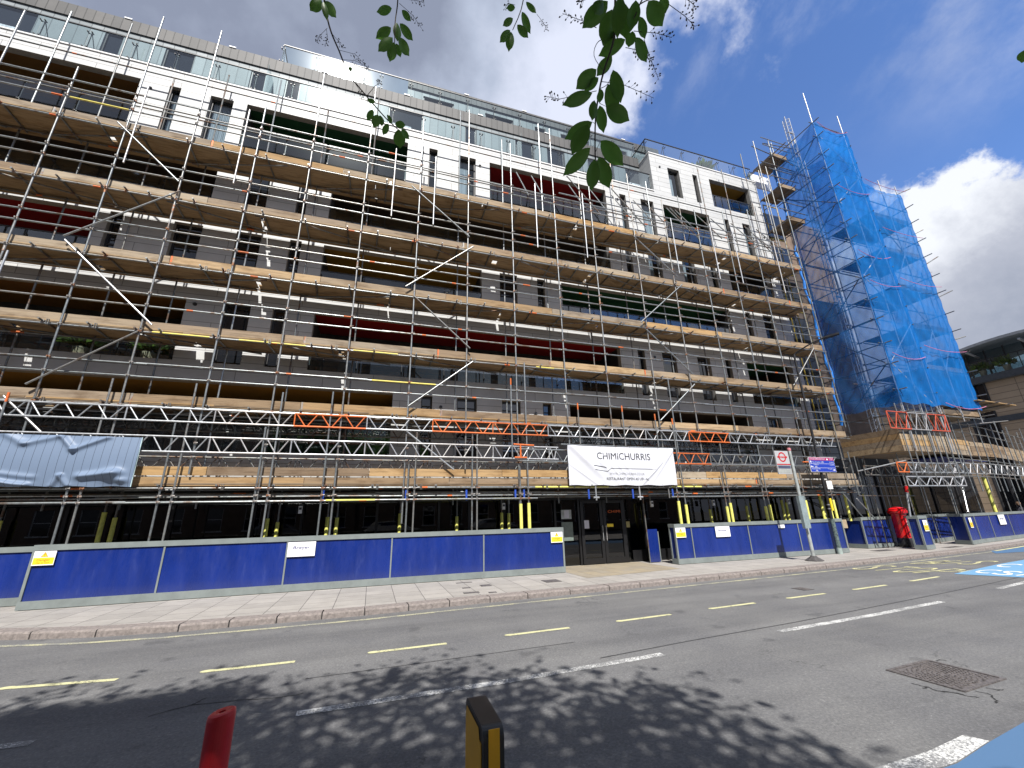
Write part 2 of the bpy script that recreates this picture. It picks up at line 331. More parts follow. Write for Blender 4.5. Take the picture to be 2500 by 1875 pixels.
# ---------------------------------------------------------------- light and sky
SUN=Vector((-0.11,-0.63,0.77)).normalized()
sl=bpy.data.lights.new('sun','SUN'); sl.energy=4.6; sl.angle=R(.6); sl.color=(1,.965,.915)
so=bpy.data.objects.new('sun',sl); col.objects.link(so); so.rotation_euler=SUN.to_track_quat('Z','Y').to_euler(); so.location=(0,-20,40)
W=bpy.data.worlds.new('World'); SC.world=W; W.use_nodes=True; nt=W.node_tree; nt.nodes.clear()
out=nt.nodes.new('ShaderNodeOutputWorld'); bg=nt.nodes.new('ShaderNodeBackground'); nt.links.new(bg.outputs[0],out.inputs[0]); bg.inputs[1].default_value=.1
sky=nt.nodes.new('ShaderNodeTexSky'); sky.sky_type='NISHITA'; sky.sun_disc=False
sky.sun_elevation=math.asin(SUN.z); sky.sun_rotation=math.atan2(SUN.x,SUN.y); sky.air_density=1.1; sky.dust_density=.3; sky.ozone_density=2.2; sky.altitude=100
tc=nt.nodes.new('ShaderNodeTexCoord'); D=tc.outputs['Generated']
def plane_dist(p1,p2,sign_pt):                # signed angular distance to the great circle through two sky directions
    a=ray(*p1).normalized(); b=ray(*p2).normalized(); n=a.cross(b).normalized()
    if n.dot(ray(*sign_pt))<0: n=-n
    d=N(nt,'ShaderNodeVectorMath',operation='DOT_PRODUCT'); nt.links.new(D,d.inputs[0]); d.inputs[1].default_value=n; return d.outputs['Value']
def mth(op,a,b=0,c=0,clamp=False):
    m=N(nt,'ShaderNodeMath',operation=op,use_clamp=clamp)
    for s,v in zip(m.inputs,(a,b,c)):
        if hasattr(v,'is_linked'): nt.links.new(v,s)
        else: s.default_value=v
    return m.outputs[0]
def mapr(v,a,b,c=0,d=1):
    m=N(nt,'ShaderNodeMapRange',interpolation_type='SMOOTHSTEP'); nt.links.new(v,m.inputs[0])
    for i,x in enumerate((a,b,c,d)): m.inputs[i+1].default_value=x
    return m.outputs[0]
nA=noise(nt,3.4,D,12,.60); nB=noise(nt,7,D,9,.62); nC=noise(nt,2.1,D,7,.55)
nW=N(nt,'ShaderNodeMapping'); nW.inputs['Rotation'].default_value=(.3,.5,.9); nW.inputs['Scale'].default_value=(4.5,2.6,2.6); nt.links.new(D,nW.inputs[0]); nWi=noise(nt,1.4,nW.outputs[0],10,.62)
offA=mth('MULTIPLY_ADD',nA.outputs[0],.62,-.31)
# left bank
d1=plane_dist((1850,0),(1440,420),(600,100)); e1=mth('ADD',d1,offA)
m1=mapr(e1,-.035,.06)
# right cumulus
d2=plane_dist((2180,500),(2520,300),(2450,700)); e2=mth('ADD',d2,mth('MULTIPLY_ADD',nB.outputs[0],.34,-.17)); m2=mapr(e2,-.004,.035)
# wisps near the top right
d3=plane_dist((1700,230),(2500,230),(2100,0)); wz=mapr(d3,-.12,.22); wi=mth('MULTIPLY',mapr(nWi.outputs[0],.47,.80),wz); m3=mth('MULTIPLY',wi,.8)
# sky behind the camera: scattered cloud
sepn=N(nt,'ShaderNodeSeparateXYZ'); nt.links.new(D,sepn.inputs[0]); bk=mapr(sepn.outputs[1],-.05,-.25); m4=mth('MULTIPLY',mapr(nA.outputs[0],.5,.6),bk)
mask=mth('MAXIMUM',mth('MAXIMUM',m1,m2),mth('MAXIMUM',m3,m4),clamp=True)
# cloud brightness: bright rims, grey bodies
b1=mapr(e1,.02,.55,1.0,.0); nb=mapr(nC.outputs[0],.3,.7,-.34,.34); t1=mth('ADD',b1,nb,clamp=True)
b2=mapr(d2,.01,.28,1.0,.0); t2=mth('ADD',b2,mapr(nB.outputs[0],.3,.7,-.22,.22),clamp=True)
c1=ramp(nt,t1,[(0,(1.8,2.05,2.75)),(.5,(3.1,3.5,4.4)),(1,(4.9,5.2,6.2))])
c2=ramp(nt,t2,[(0,(2.3,2.55,3.2)),(.5,(3.3,3.5,4.1)),(1,(5.9,6.1,6.5))])
cc=mix(nt,m2,c1.outputs[0],c2.outputs[0])
skyt=mix(nt,1.0,sky.outputs[0],(.80,.98,1.32),'MULTIPLY')
fin=mix(nt,mask,skyt,cc)
nt.links.new(fin,bg.inputs[0])
# ---------------------------------------------------------------- ground, road, pavement
RZ=-0.11
g=MB(); g.box(-600,600,-600,600,RZ-.5,RZ); struct('road',g,MT['asphalt'])
K=[(-60,10.7),(-9,10.6),(-6.4,10.2),(-5.2,9.78),(-4.2,9.5),(-3,9.35),(-1.5,9.3),(0,9.3),(1.65,9.42),(3.4,9.52),(5.5,9.62),(8.17,9.77),(10.5,9.9),(14.2,10.15),(17,10.4),(19.5,10.67),(23.5,11.1),(27.6,11.72),(34,12.9),(44,15.2),(60,19.5)]
def offs(P,d):
    out_=[]
    for i,p in enumerate(P):
        a=Vector(P[max(0,i-1)]); b=Vector(P[min(len(P)-1,i+1)]); t=(b-a).normalized(); out_.append((p[0]-t.y*d,p[1]+t.x*d))
    return out_
K2=offs(K,.3)
pv=MB()
for i in range(len(K)-1):
    a,b=K2[i],K2[i+1]
    pv.q((a[0],a[1],0),(b[0],b[1],0),(b[0],60,0),(a[0],60,0))
struct('pavement',pv,MT['pave'])
def resample(P,step):
    res=[]; 
    for i in range(len(P)-1):
        a,b=Vector(P[i]),Vector(P[i+1]); L=(b-a).length; n=max(1,round(L/step))
        for k in range(n): res.append(tuple(a.lerp(b,k/n)))
    res.append(P[-1]); return res
kb=MB(); rs=resample(K,.92)
for i in range(len(rs)-1):
    a,b=Vector(rs[i]),Vector(rs[i+1]); t=(b-a).normalized(); n=Vector((-t.y,t.x)); g_=.011
    a2=a+t*g_; b2=b-t*g_; h=random.uniform(-.003,.004); r=.022
    prof=[(0,RZ-.05),(0,-r*1.3+h),(r*.4,-r*.35+h),(r*1.4,.001+h),(.295,.002+h),(.295,RZ-.05)]
    for k in range(len(prof)-1):
        (u0,z0),(u1,z1)=prof[k],prof[k+1]
        kb.q((a2+n*u0).to_3d()+Vector((0,0,z0)),(b2+n*u0).to_3d()+Vector((0,0,z0)),(b2+n*u1).to_3d()+Vector((0,0,z1)),(a2+n*u1).to_3d()+Vector((0,0,z1)))
    for e in (a2,b2): kb.q(*[(e+n*u).to_3d()+Vector((0,0,z)) for u,z in prof])
struct('kerb',kb,MT['kerb'])
jb=MB()
for i in range(len(K)-1):
    a,b=offs(K,.02)[i],offs(K,.02)[i+1]; c,d=offs(K,.31)[i+1],offs(K,.31)[i]
    jb.q((a[0],a[1],-.03),(b[0],b[1],-.03),(c[0],c[1],-.03),(d[0],d[1],-.03))
    jb.q((a[0],a[1],-.03),(b[0],b[1],-.03),(b[0],b[1],RZ-.05),(a[0],a[1],RZ-.05))
struct('kerb_bed',jb,MT['dark'])
npv=MB(); npv.box(-60,60,-4.6,1.15,RZ,0); struct('near_pavement',npv,MT['pave'])
ta=MB(); 
for i in range(8):
    x=5.62+i*.42; ta.q((x,10.95+.055*i,.004),(x+.415,11.005+.055*i,.004),(x+.415,13.55,.004),(x,13.55,.004))
struct('buff_paving',ta,MT['tactile'])
# markings
mk_z=RZ+.004
def strip(mb,P,w,z=mk_z):
    A=offs(P,-w/2); B=offs(P,w/2)
    for i in range(len(P)-1):
        mb.q((A[i][0],A[i][1],z),(A[i+1][0],A[i+1][1],z),(B[i+1][0],B[i+1][1],z),(B[i][0],B[i][1],z))
mb=MB(); E_=offs(K,-.36)
strip(mb,[p for p in E_ if p[0]>-8 and p[0]<25],.10); struct('worn_kerb_line',mb,MT['ypaint_worn'])
mb=MB(); strip(mb,[(23.3,10.75),(25.5,11.12),(28,11.55),(34,12.62),(44,14.9)],.11,mk_z+.008); struct('yellow_kerb_line',mb,MT['ypaint'])
DS=[((-3.85,7.10),(-2.75,6.94)),((-1.80,6.85),(-.82,6.83)),((.16,6.84),(1.17,6.86)),((2.15,6.92),(3.18,6.95)),((4.16,7.0),(5.23,7.06)),((6.23,7.14),(7.33,7.20)),((8.33,7.27),(9.42,7.33)),((10.45,7.39),(11.61,7.48)),((12.75,7.6),(14.05,7.75)),((15.5,7.99),(16.6,8.13))]
for a,b in DS:
    mb=MB(); strip(mb,[a,b],.085); t=(Vector(b)-Vector(a)).normalized(); c=Vector(a)
    mb.q(*[(c.x+.052*math.cos(q)*1.6,c.y+.052*math.sin(q),mk_z+.0015) for q in [k*math.pi/6 for k in range(12)]])
    struct('yellow_dash_line',mb,MT['ypaint'])
for P,w in (([(-5.4,5.45),(-2.62,5.36)],.11),([(-.55,5.13),(1.6,5.16),(3.72,5.28)],.12),([(5.98,5.5),(8.2,5.64),(10.5,5.86)],.12),([(13.1,6.2),(15.6,6.58),(18,7.05)],.12),([(3.66,2.53),(-14,2.42)],.13)):
    if P[0][0]==3.66: continue
    mb=MB(); strip(mb,P,w); struct('white_lane_line',mb,MT['wpaint'])
mb=MB(); mb.q((4.70,2.59,mk_z),(4.63,2.715,mk_z),(4.1,2.66,mk_z),(-12,2.50,mk_z),(-12,2.36,mk_z),(4.1,2.50,mk_z)); struct('white_cycle_lane_line',mb,MT['wpaint'])
mb=MB(); mb.q((-14,1.16,mk_z),(30,1.16,mk_z),(30,3.8,mk_z),(10,3.15,mk_z),(5.3,2.66,mk_z),(4.71,2.585,mk_z),(4.1,2.49,mk_z),(-14,2.35,mk_z)); struct('blue_cycle_lane',mb,MT['bluelane'])
mb=MB(); mb.q((14.89,7.86,mk_z+.003),(15.5,6.78,mk_z+.003),(26,8.2,mk_z+.003),(26,10.4,mk_z+.003),(20.3,8.75,mk_z+.003),(18.24,8.47,mk_z+.003)); struct('blue_cycle_panel',mb,MT['bluelane2'])
mb=MB(); mb.q((22.2,10.25,mk_z+.002),(24,10.1,mk_z+.002),(32,11.2,mk_z+.002),(44,14.0,mk_z+.002),(44,15.0,mk_z+.002),(34,12.7,mk_z+.002),(27.6,11.52,mk_z+.002),(23.2,10.84,mk_z+.002)); struct('blue_cycle_lane',mb,MT['bluelane'])
mb=MB(); strip(mb,[(2.9,5.45),(4.4,5.62),(6.6,5.80),(8.4,6.0),(11.5,6.36),(14.4,6.73),(19,7.3)],.022); strip(mb,[(-.6,6.1),(.8,6.14),(2.9,6.2)],.012); struct('tar_joint',mb,plain('tar',(.05,.05,.052),.7))
# text helper: flat lettering as a mesh
def text(name,s,loc,ux,uy,height,width=None,mat=None,parent=None,stroke=0,ext=0.0,kind=None,align='LEFT',space=1.0,thin=0):
    cu=bpy.data.curves.new(name,'FONT'); cu.body=s; cu.align_x=align; cu.space_character=space; cu.offset=stroke; cu.extrude=ext; cu.resolution_u=3
    o=bpy.data.objects.new(name+'_tmp',cu); col.objects.link(o); bpy.context.view_layer.update()
    dg=bpy.context.evaluated_depsgraph_get(); me=bpy.data.meshes.new_from_object(o.evaluated_get(dg)); bpy.data.objects.remove(o); bpy.data.curves.remove(cu)
    me.name=name
    if not me.vertices: return None
    xs=[v.co.x for v in me.vertices]; ys=[v.co.y for v in me.vertices]
    capH=.69; sy=height/capH; w=max(xs)-min(xs); sx=(width/w) if width else sy
    ux=Vector(ux).normalized(); uy=Vector(uy).normalized(); uz=ux.cross(uy); off=world_loc(parent) if parent is not None else Vector((0,0,0))
    for v in me.vertices:
        p=Vector(loc)+ux*((v.co.x-(min(xs) if align=='LEFT' else 0))*sx)+uy*(v.co.y*sy)+uz*v.co.z; v.co=p-off
    me.materials.clear(); me.materials.append(mat)
    o=bpy.data.objects.new(name,me); col.objects.link(o)
    if parent is not None: o.parent=parent
    if kind: o['kind']=kind
    return o
for ch,x,y,hh,ww in (('S',13.75,9.78,1.75,.34),('T',13.95,9.36,1.75,.36),('O',14.0,8.93,1.9,.38),('P',14.25,8.46,1.95,.36),('B',16.45,9.78,1.85,.30),('U',16.9,9.56,1.8,.32),('S',17.4,9.12,1.85,.32)):
    text('road_letter',ch,(x,y,mk_z+.004),(0,-1,0),(1,0,0),hh,ww,MT['ypaint_old'],stroke=-.008,kind='structure')
for ch,x,y,hh,ww in (('C',15.6,7.86,1.05,.33),('S',15.6,7.47,1.1,.34),('7',15.75,7.10,1.1,.3),('C',17.55,8.30,1.15,.34)):
    text('road_letter',ch,(x,y,mk_z+.008),(0,-1,0),(1,0.1,0),hh,ww,MT['wpaint2'],stroke=.004,kind='structure')
# ---------------------------------------------------------------- apartment building
YF=13.65; GZ=16.9
B=thing('apartment_building',(3,YF,0),'long pale panelled apartment block with coloured balcony recesses behind the scaffolding','building')
def wall_grid(mb,x0,x1,z0,z1,y,ops,depth=.22):
    xs=sorted(set([x0,x1]+[v for o in ops for v in (o[0],o[1]) if x0<v<x1])); zs=sorted(set([z0,z1]+[v for o in ops for v in (o[2],o[3]) if z0<v<z1]))
    for i in range(len(xs)-1):
        for j in range(len(zs)-1):
            cx,cz=(xs[i]+xs[i+1])/2,(zs[j]+zs[j+1])/2
            if any(o[0]<cx<o[1] and o[2]<cz<o[3] for o in ops): continue
            mb.m=0; mb.q((xs[i],y,zs[j]),(xs[i+1],y,zs[j]),(xs[i+1],y,zs[j+1]),(xs[i],y,zs[j+1]))
    mb.m=1
    for a,b,c,d in ops:
        mb.q((a,y,c),(a,y+depth,c),(a,y+depth,d),(a,y,d)); mb.q((b,y,c),(b,y,d),(b,y+depth,d),(b,y+depth,c))
        mb.q((a,y,d),(a,y+depth,d),(b,y+depth,d),(b,y,d)); mb.q((a,y,c),(b,y,c),(b,y+depth,c),(a,y+depth,c))
    mb.m=0
HU,HA,HB,HC,HD,HE=18.70,16.22,13.45,10.80,8.20,5.57
X0,X1=-18.0,19.35
rows={
 HU:[('w',13.28,14.0),('n',14.86,15.16),('yellow',15.95,18.68)],
 HA:[('brown',X0+1,-8.63),('n',-7.79,-7.46),('w',-6.57,-5.86),('green',-5.43,.30),('n',1.16,1.50),('w',2.38,3.12),('red',3.73,9.38),('n',10.14,10.48),('w',11.32,12.05),('green',12.62,15.45),('n',16.42,16.72),('w',17.63,18.14)],
 HB:[('dark',X0+1,-5.84),('w',-4.91,-4.25),('n',-3.34,-3.02),('dark',-2.27,9.25),('n',10.08,10.42),('w',11.3,12.0),('w',13.2,13.93),('n',14.87,15.19),('dark',16.0,18.7)],
 HC:[('red',X0+1,-8.6),('n',-8.28,-7.95),('w',-6.64,-5.87),('w',-4.92,-4.2),('n',-3.34,-2.98),('yellow',-2.28,3.38),('w',4.11,4.83),('n',5.69,6.01),('green',6.76,15.52),('n',16.5,16.8),('w',17.6,18.25)],
 HD:[('brown',X0+1,-5.84),('w',-4.86,-4.12),('n',-3.5,-3.15),('red',-2.29,9.24),('n',10.09,10.43),('w',11.3,12.0),('w',13.14,13.83),('n',14.69,15.01),('green',15.92,18.7)],
 HE:[('yellow',X0+1,.37),('n',1.29,1.66),('w',2.5,3.2),('w',4.12,4.82),('n',5.69,6.03),('dark',6.78,15.6),('w',16.5,17.3),('n',18.1,18.5)]}
ops=[(a,b,H-2.03,H) for H,L in rows.items() for k,a,b in L]
opsL=[o for o in ops if o[3]<17]; opsU=[o for o in ops if o[3]>17]
wm=MB(); wall_grid(wm,X0,X1,2.5,GZ,YF,opsL); wall_grid(wm,12.23,X1,GZ,19.36,YF,opsU)
wm.build('wall',[MT['clad'],MT['reveal']],B)
sd=MB(); sd.m=0
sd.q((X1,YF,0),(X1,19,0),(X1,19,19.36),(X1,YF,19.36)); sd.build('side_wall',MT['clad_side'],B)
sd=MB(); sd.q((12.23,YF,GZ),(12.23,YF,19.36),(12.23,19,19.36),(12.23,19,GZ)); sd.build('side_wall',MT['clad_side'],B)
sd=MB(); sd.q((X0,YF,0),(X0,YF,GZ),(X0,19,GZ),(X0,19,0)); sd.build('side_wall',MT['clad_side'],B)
rf=MB(); rf.q((X0,YF+.25,GZ-.02),(12.23,YF+.25,GZ-.02),(12.23,19,GZ-.02),(X0,19,GZ-.02)); rf.q((12.23,YF+.25,19.3),(X1,YF+.25,19.3),(X1,19,19.3),(12.23,19,19.3))
rf.q((X0,19,0),(X1,19,0),(X1,19,19.3),(X0,19,19.3)); rf.build('roof',MT['dark'],B)
cp=MB(); cp.box(X0,12.22,YF-.035,YF+.28,GZ,GZ+.05); cp.box(12.2,X1+.03,YF-.035,YF+.28,19.36,19.41); cp.box(12.2,12.48,YF+.28,19,19.36,19.41); cp.build('coping',MT['coping'],B)
def window(a,b,H,narrow,idx,curtain):
    f=MB(); y=YF+.15; t=.05; z0=H-2.03
    f.box(a,a+t,y,y+.06,z0,H); f.box(b-t,b,y,y+.06,z0,H); f.box(a+t,b-t,y,y+.06,H-t-.02,H); f.box(a+t,b-t,y,y+.06,z0,z0+t)
    if narrow: f.box(a+t,b-t,y,y+.06,z0+.95,z0+1.0)
    fo=f.build('window',MT['frame'],B)
    gl=MB(); gl.q((a+t,y+.03,z0+t),(b-t,y+.03,z0+t),(b-t,y+.03,H-t-.02),(a+t,y+.03,H-t-.02)); gl.build('pane',MT['clearglass'] if curtain else MT['pane'],fo)
    if curtain:
        c=MB(); n=40
        for k in range(n):
            u0=a+(b-a)*(.04+.92*k/n); u1=a+(b-a)*(.04+.92*(k+1)/n); y0=y+.16+.02*math.sin(k*1.9); y1=y+.16+.02*math.sin((k+1)*1.9)
            if curtain==2 and k>n*.62: continue
            c.q((u0,y0,z0),(u1,y1,z0),(u1,y1,H),(u0,y0,H))
        c.build('curtain',MT['curtain'],fo)
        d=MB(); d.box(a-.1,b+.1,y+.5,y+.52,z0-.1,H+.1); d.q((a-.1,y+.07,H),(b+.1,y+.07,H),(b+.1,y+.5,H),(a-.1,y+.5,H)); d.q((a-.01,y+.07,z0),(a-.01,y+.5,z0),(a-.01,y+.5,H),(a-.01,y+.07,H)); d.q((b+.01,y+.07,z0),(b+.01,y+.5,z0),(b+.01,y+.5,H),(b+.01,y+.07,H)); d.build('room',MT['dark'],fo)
def loggia(a,b,H,colr):
    z0=H-2.03; D=1.75; y0=YF+.22; y1=YF+D
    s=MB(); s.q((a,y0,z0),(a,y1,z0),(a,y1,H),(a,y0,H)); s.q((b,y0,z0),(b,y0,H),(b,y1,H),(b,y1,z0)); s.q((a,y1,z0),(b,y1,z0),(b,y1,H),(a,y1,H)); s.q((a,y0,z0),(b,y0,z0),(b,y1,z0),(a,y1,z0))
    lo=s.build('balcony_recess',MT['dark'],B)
    c=MB(); c.q((a,y0,H-.001),(b,y0,H-.001),(b,y1,H-.001),(a,y1,H-.001)); c.build('ceiling',MT['ceil_'+colr],lo)
    n=max(1,round((b-a)/1.55)); w=(b-a)/n
    dr=MB()
    for k in range(n):
        u=a+w*k; dr.q((u+.18,y1-.03,z0+.03),(u+w-.12,y1-.03,z0+.03),(u+w-.12,y1-.03,H-.35),(u+.18,y1-.03,H-.35))
    dr.build('balcony_door',MT['pane'],lo)
    gb=MB(); fx=MB(); n=max(1,round((b-a)/1.4)); w=(b-a)/n
    for k in range(n): gb.box(a+w*k+.01,a+w*(k+1)-.01,YF+.06,YF+.075,z0+.04,z0+1.02)
    for k in range(n+1):
        x=min(max(a+w*k,a+.03),b-.03)
        for zz in (.16,.86): fx.tube((x,YF+.03,z0+zz),(x,YF+.12,z0+zz),.028,8)
        fx.box(x-.012,x+.012,YF+.1,YF+.13,z0,z0+1.0)
    fx.box(a,b,YF+.05,YF+.09,z0+1.02,z0+1.06)
    go=gb.build('glass_balustrade',MT['glass'],lo); fx.build('balustrade_post',MT['frame'],lo)
random.seed(3)
for H,L in rows.items():
    for i,(k,a,b) in enumerate(L):
        if k in 'wn': window(a,b,H,k=='n',i,(2 if random.random()<.5 else 1) if (H>16 or (H==HB and a>11)) and k=='w' else (1 if H>16 and i%2 else 0))
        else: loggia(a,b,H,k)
# roof terraces: glass balustrades, zinc set-back storeys
def balustrade(x0,x1,y,z0,h,name='terrace_balustrade',post_b=.35,pitch=1.25,vis=True):
    g_=MB(); f=MB(); n=max(1,round((x1-x0)/pitch)); w=(x1-x0)/n
    for k in range(n): g_.box(x0+w*k+.012,x0+w*(k+1)-.012,y-.008,y+.008,z0+.03,z0+h)
    o=g_.build(name,MT['glass'],B)
    for k in range(n+1):
        x=x0+w*k
        for zz in (.2,h-.18):
            for dx in (-.06,.06): f.tube((x+dx,y-.03,z0+zz),(x+dx,y+.06,z0+zz),.022,8)
            f.box(x-.08,x+.08,y+.06,y+.08,z0+zz-.012,z0+zz+.012)
        f.box(x-.006,x+.006,y+.08,y+.11,z0,z0+h-.1)
        f.obox((x-.006,y+.10,z0+h-.15),(0,post_b,-h*.45),(1,0,0),(0,h*.4,post_b),math.hypot(post_b,h*.45),.012,.03)
    f.box(x0,x1,y-.025,y+.025,z0+h,z0+h+.035)
    f.build('balustrade_frame',MT['frame'],o)
    return o
balustrade(X0,12.2,YF+.12,GZ+.05,1.08)
balustrade(12.24,X1,YF+.12,19.41,1.0)
s2=MB(); s2.box(12.26,12.275,YF+.15,YF+2.6,19.44,20.41); o=s2.build('side_balustrade',MT['glass'],B); s3=MB(); s3.box(12.24,12.29,YF+.15,YF+2.6,20.41,20.445); s3.build('balustrade_frame',MT['frame'],o)
Y1=14.52
random.seed(5)
zo=[]; x=X0+.6
while x<11.5:
    w=random.choice([.55,.95,1.5,1.5]); zo.append((x,x+w,GZ+.25,GZ+2.1)); x+=w+random.choice([.7,1.3,1.9])
zw=MB(); wall_grid(zw,X0,12.23,GZ,19.2,Y1,zo,.14); zw.build('setback_wall',[MT['zincwall'],MT['reveal']],B)
def setback_windows(zo,y):
    for a,b,c,d in zo:
        f=MB(); t=.05
        f.box(a,a+t,y+.06,y+.12,c,d); f.box(b-t,b,y+.06,y+.12,c,d); f.box(a+t,b-t,y+.06,y+.12,d-t,d); f.box(a+t,b-t,y+.06,y+.12,c,c+t)
        fo=f.build('window',MT['frame'],B); gl=MB(); gl.q((a+t,y+.1,c+t),(b-t,y+.1,c+t),(b-t,y+.1,d-t),(a+t,y+.1,d-t)); gl.build('pane',MT['pane'],fo)
        if b-a>1: 
            q=MB(); q.box(a+.1,a+.1+(b-a)*.6,y+.088,y+.094,c+.1,c+(d-c)*.55); q.build('blind',MT['curtain'],fo)
setback_windows(zo,Y1)
fa=MB(); fa.box(X0,12.23,14.47,15.6,19.2,19.78); fa.build('zinc_fascia',MT['zinc'],B)
fl=MB()
x=X0+1
while x<12:
    fl.box(x,x+.24,14.44,14.6,19.78,19.83); x+=3.4
fl.build('parapet_light',MT['white'],B)
balustrade(-5.0,12.2,14.62,19.8,1.1,pitch=1.3)
s2=MB(); s2.box(-5.02,-5.005,14.65,16.4,19.83,20.9); o=s2.build('side_balustrade',MT['glass'],B); s3=MB(); s3.box(-5.04,-4.985,14.65,16.4,20.9,20.94); s3.build('balustrade_frame',MT['frame'],o)
Y2=15.42
zo=[]; x=.9; random.seed(9)
while x<11.4:
    w=random.choice([.6,1.5,1.7]); zo.append((x,min(x+w,13),19.95,21.25)); x+=w+random.choice([.9,1.2,1.6])
zw=MB(); wall_grid(zw,.15,14.5,19.7,21.5,Y2,zo,.14); zw.q((.15,Y2,19.7),(.15,19,19.7),(.15,19,21.5),(.15,Y2,21.5)); zw.build('upper_setback_wall',[MT['zincwall'],MT['reveal']],B)
setback_windows(zo,Y2)
fa=MB(); fa.box(.15,14.5,15.35,19,21.5,22.0); fa.build('zinc_fascia',MT['zinc'],B)
fl=MB()
for x in (2.9,6.0,9.1,12): fl.box(x,x+.24,15.32,15.5,22.0,22.05)
fl.build('parapet_light',MT['white'],B)
for x in (-5.1,5.3): fins=MB(); fins.box(x,x+.02,YF+.15,Y1,GZ,18.6); fins.build('privacy_screen',MT['glass'],B)
# drilled vent holes and security lights on the cladding
for x,z in ((-8.3,15.9),(.9,15.9),(3.3,15.9),(12.8,18.6),(10.0,15.85),(1.95,5.2),(5.4,5.15),(-5.6,8.0),(10.9,7.9),(19.0,15.6)): vt=MB(); vt.tube((x,YF-.03,z),(x,YF+.01,z),.055,14); vt.build('wall_vent',MT['frame'],B)
# shopfront
YG=13.62
sf=MB(); sf.box(X0,19.35,YG+.05,YG+.2,2.28,2.5); sf.box(X0,6.0,YG,YG+.14,0,.38); sf.box(8.85,X1,YG,YG+.14,0,.38)
for x in (-13,-11,-9.2,-7.2,-5.0,-3.1,-1.9,.14,1.99,2.95,4.13,5.93,6.82,8.62,9.45,11.2,13.1,15,16.9,18.9): sf.box(x-.035,x+.035,YG-.03,YG+.1,0,2.28)
sf.box(X0,X1,YG-.02,YG+.1,2.12,2.2); sf.build('shopfront_frame',MT['shopframe'],B)
sg=MB(); sg.q((X0,YG+.02,.38),(6.0,YG+.02,.38),(6.0,YG+.02,2.28),(X0,YG+.02,2.28)); sg.q((6,YG+.02,0),(6.85,YG+.02,0),(6.85,YG+.02,2.28),(6,YG+.02,2.28)); sg.q((8.6,YG+.02,0),(X1,YG+.02,0),(X1,YG+.02,2.28),(8.6,YG+.02,2.28)); sg.build('shop_window',MT['shopglass'],B)
sr=MB(); sr.q((X0,17,0),(X1,17,0),(X1,17,2.6),(X0,17,2.6)); sr.q((X0,YG+.2,.002),(X1,YG+.2,.002),(X1,17,.002),(X0,17,.002)); sr.q((X0,YG+.2,2.5),(X1,YG+.2,2.5),(X1,17,2.5),(X0,17,2.5)); sr.build('shop_interior',MT['dark'],B)
for x in (6.88,7.75):
    d=MB(); d.box(x,x+.11,YG-.05,YG+.02,.02,2.1); d.box(x+.74,x+.85,YG-.05,YG+.02,.02,2.1); d.box(x+.11,x+.74,YG-.05,YG+.02,.02,.2); d.box(x+.11,x+.74,YG-.05,YG+.02,2.0,2.1); do=d.build('entrance_door',MT['shopframe'],B)
    p=MB(); p.q((x+.11,YG-.02,.2),(x+.74,YG-.02,.2),(x+.74,YG-.02,2.0),(x+.11,YG-.02,2.0)); p.build('pane',MT['shopglass'],do)
    h=MB(); hx=x+.79 if x<7 else x+.055; h.tube((hx,YG-.11,.75),(hx,YG-.11,1.25),.014); h.tube((hx,YG-.11,.8),(hx,YG-.04,.8),.01); h.tube((hx,YG-.11,1.2),(hx,YG-.04,1.2),.01); h.build('handle',MT['alu'],do)
tag(text('shop_lettering','CHIMI',(7.95,YG-.06,1.66),(1,0,0),(0,0,1),.09,.5,plain('orange_lettering',(.6,.12,.02),.5),B))
def notice(name,x,z,w,h,mat,label,cat='notice',y=YG-.06,mark=None):
    m=MB(); m.box(x,x+w,y-.006,y,z-h,z); o=m.build(name,mat); tag(o,label,cat); return o
n1=notice('paper_notice',6.99,1.43,.18,.27,MT['paper'],'white paper sheet taped to the left leaf of the dark entrance doors')
n2=notice('menu_board',6.16,1.79,.38,.30,MT['polegrey'],'grey menu frame on the glass left of the entrance doors','menu board',YG-.01); mm=MB(); mm.box(6.27,6.45,YG-.022,YG-.017,1.52,1.78); mm.build('menu_sheet',MT['paper'],n2)
n3=notice('frosted_panel',6.15,1.39,.42,.60,plain('green_frost',(.16,.20,.18),.5),'grey-green sheet on the glass below the menu frame','panel',YG-.01)
n4=notice('door_warning_sticker',7.87,1.29,.25,.10,MT['signyellow'],'small yellow warning sticker on the right leaf of the entrance doors','sticker')
n5=notice('hygiene_sticker',8.68,1.35,.14,.2,plain('buff_sticker',(.35,.3,.12),.5),'buff sticker on the glass right of the entrance doors','sticker',YG-.01)
# stair core and recessed bays at the right end
brk=MB(); brk.q((X1+.9,15.17,0),(26.3,15.17,0),(26.3,15.17,4.7),(X1+.9,15.17,4.7)); brk.build('lower_core_wall',MT['dark'],B); brk=MB(); brk.q((X1+.9,15.2,0),(26.3,15.2,0),(26.3,15.2,18.9),(X1+.9,15.2,18.9)); brk.q((26.3,15.2,0),(26.3,24,0),(26.3,24,18.9),(26.3,15.2,18.9)); brk.q((X1+.9,15.2,0),(X1+.9,15.2,18.9),(X1+.9,24,18.9),(X1+.9,24,0)); brk.q((X1+.9,15.2,18.9),(26.3,15.2,18.9),(26.3,24,18.9),(X1+.9,24,18.9)); brk.build('stair_core_wall',MT['brownwall'],B)
rc=MB(); rc.q((X1,16.4,0),(X1+.9,16.4,0),(X1+.9,16.4,19.3),(X1,16.4,19.3)); rc.build('recess_wall',MT['dark'],B)
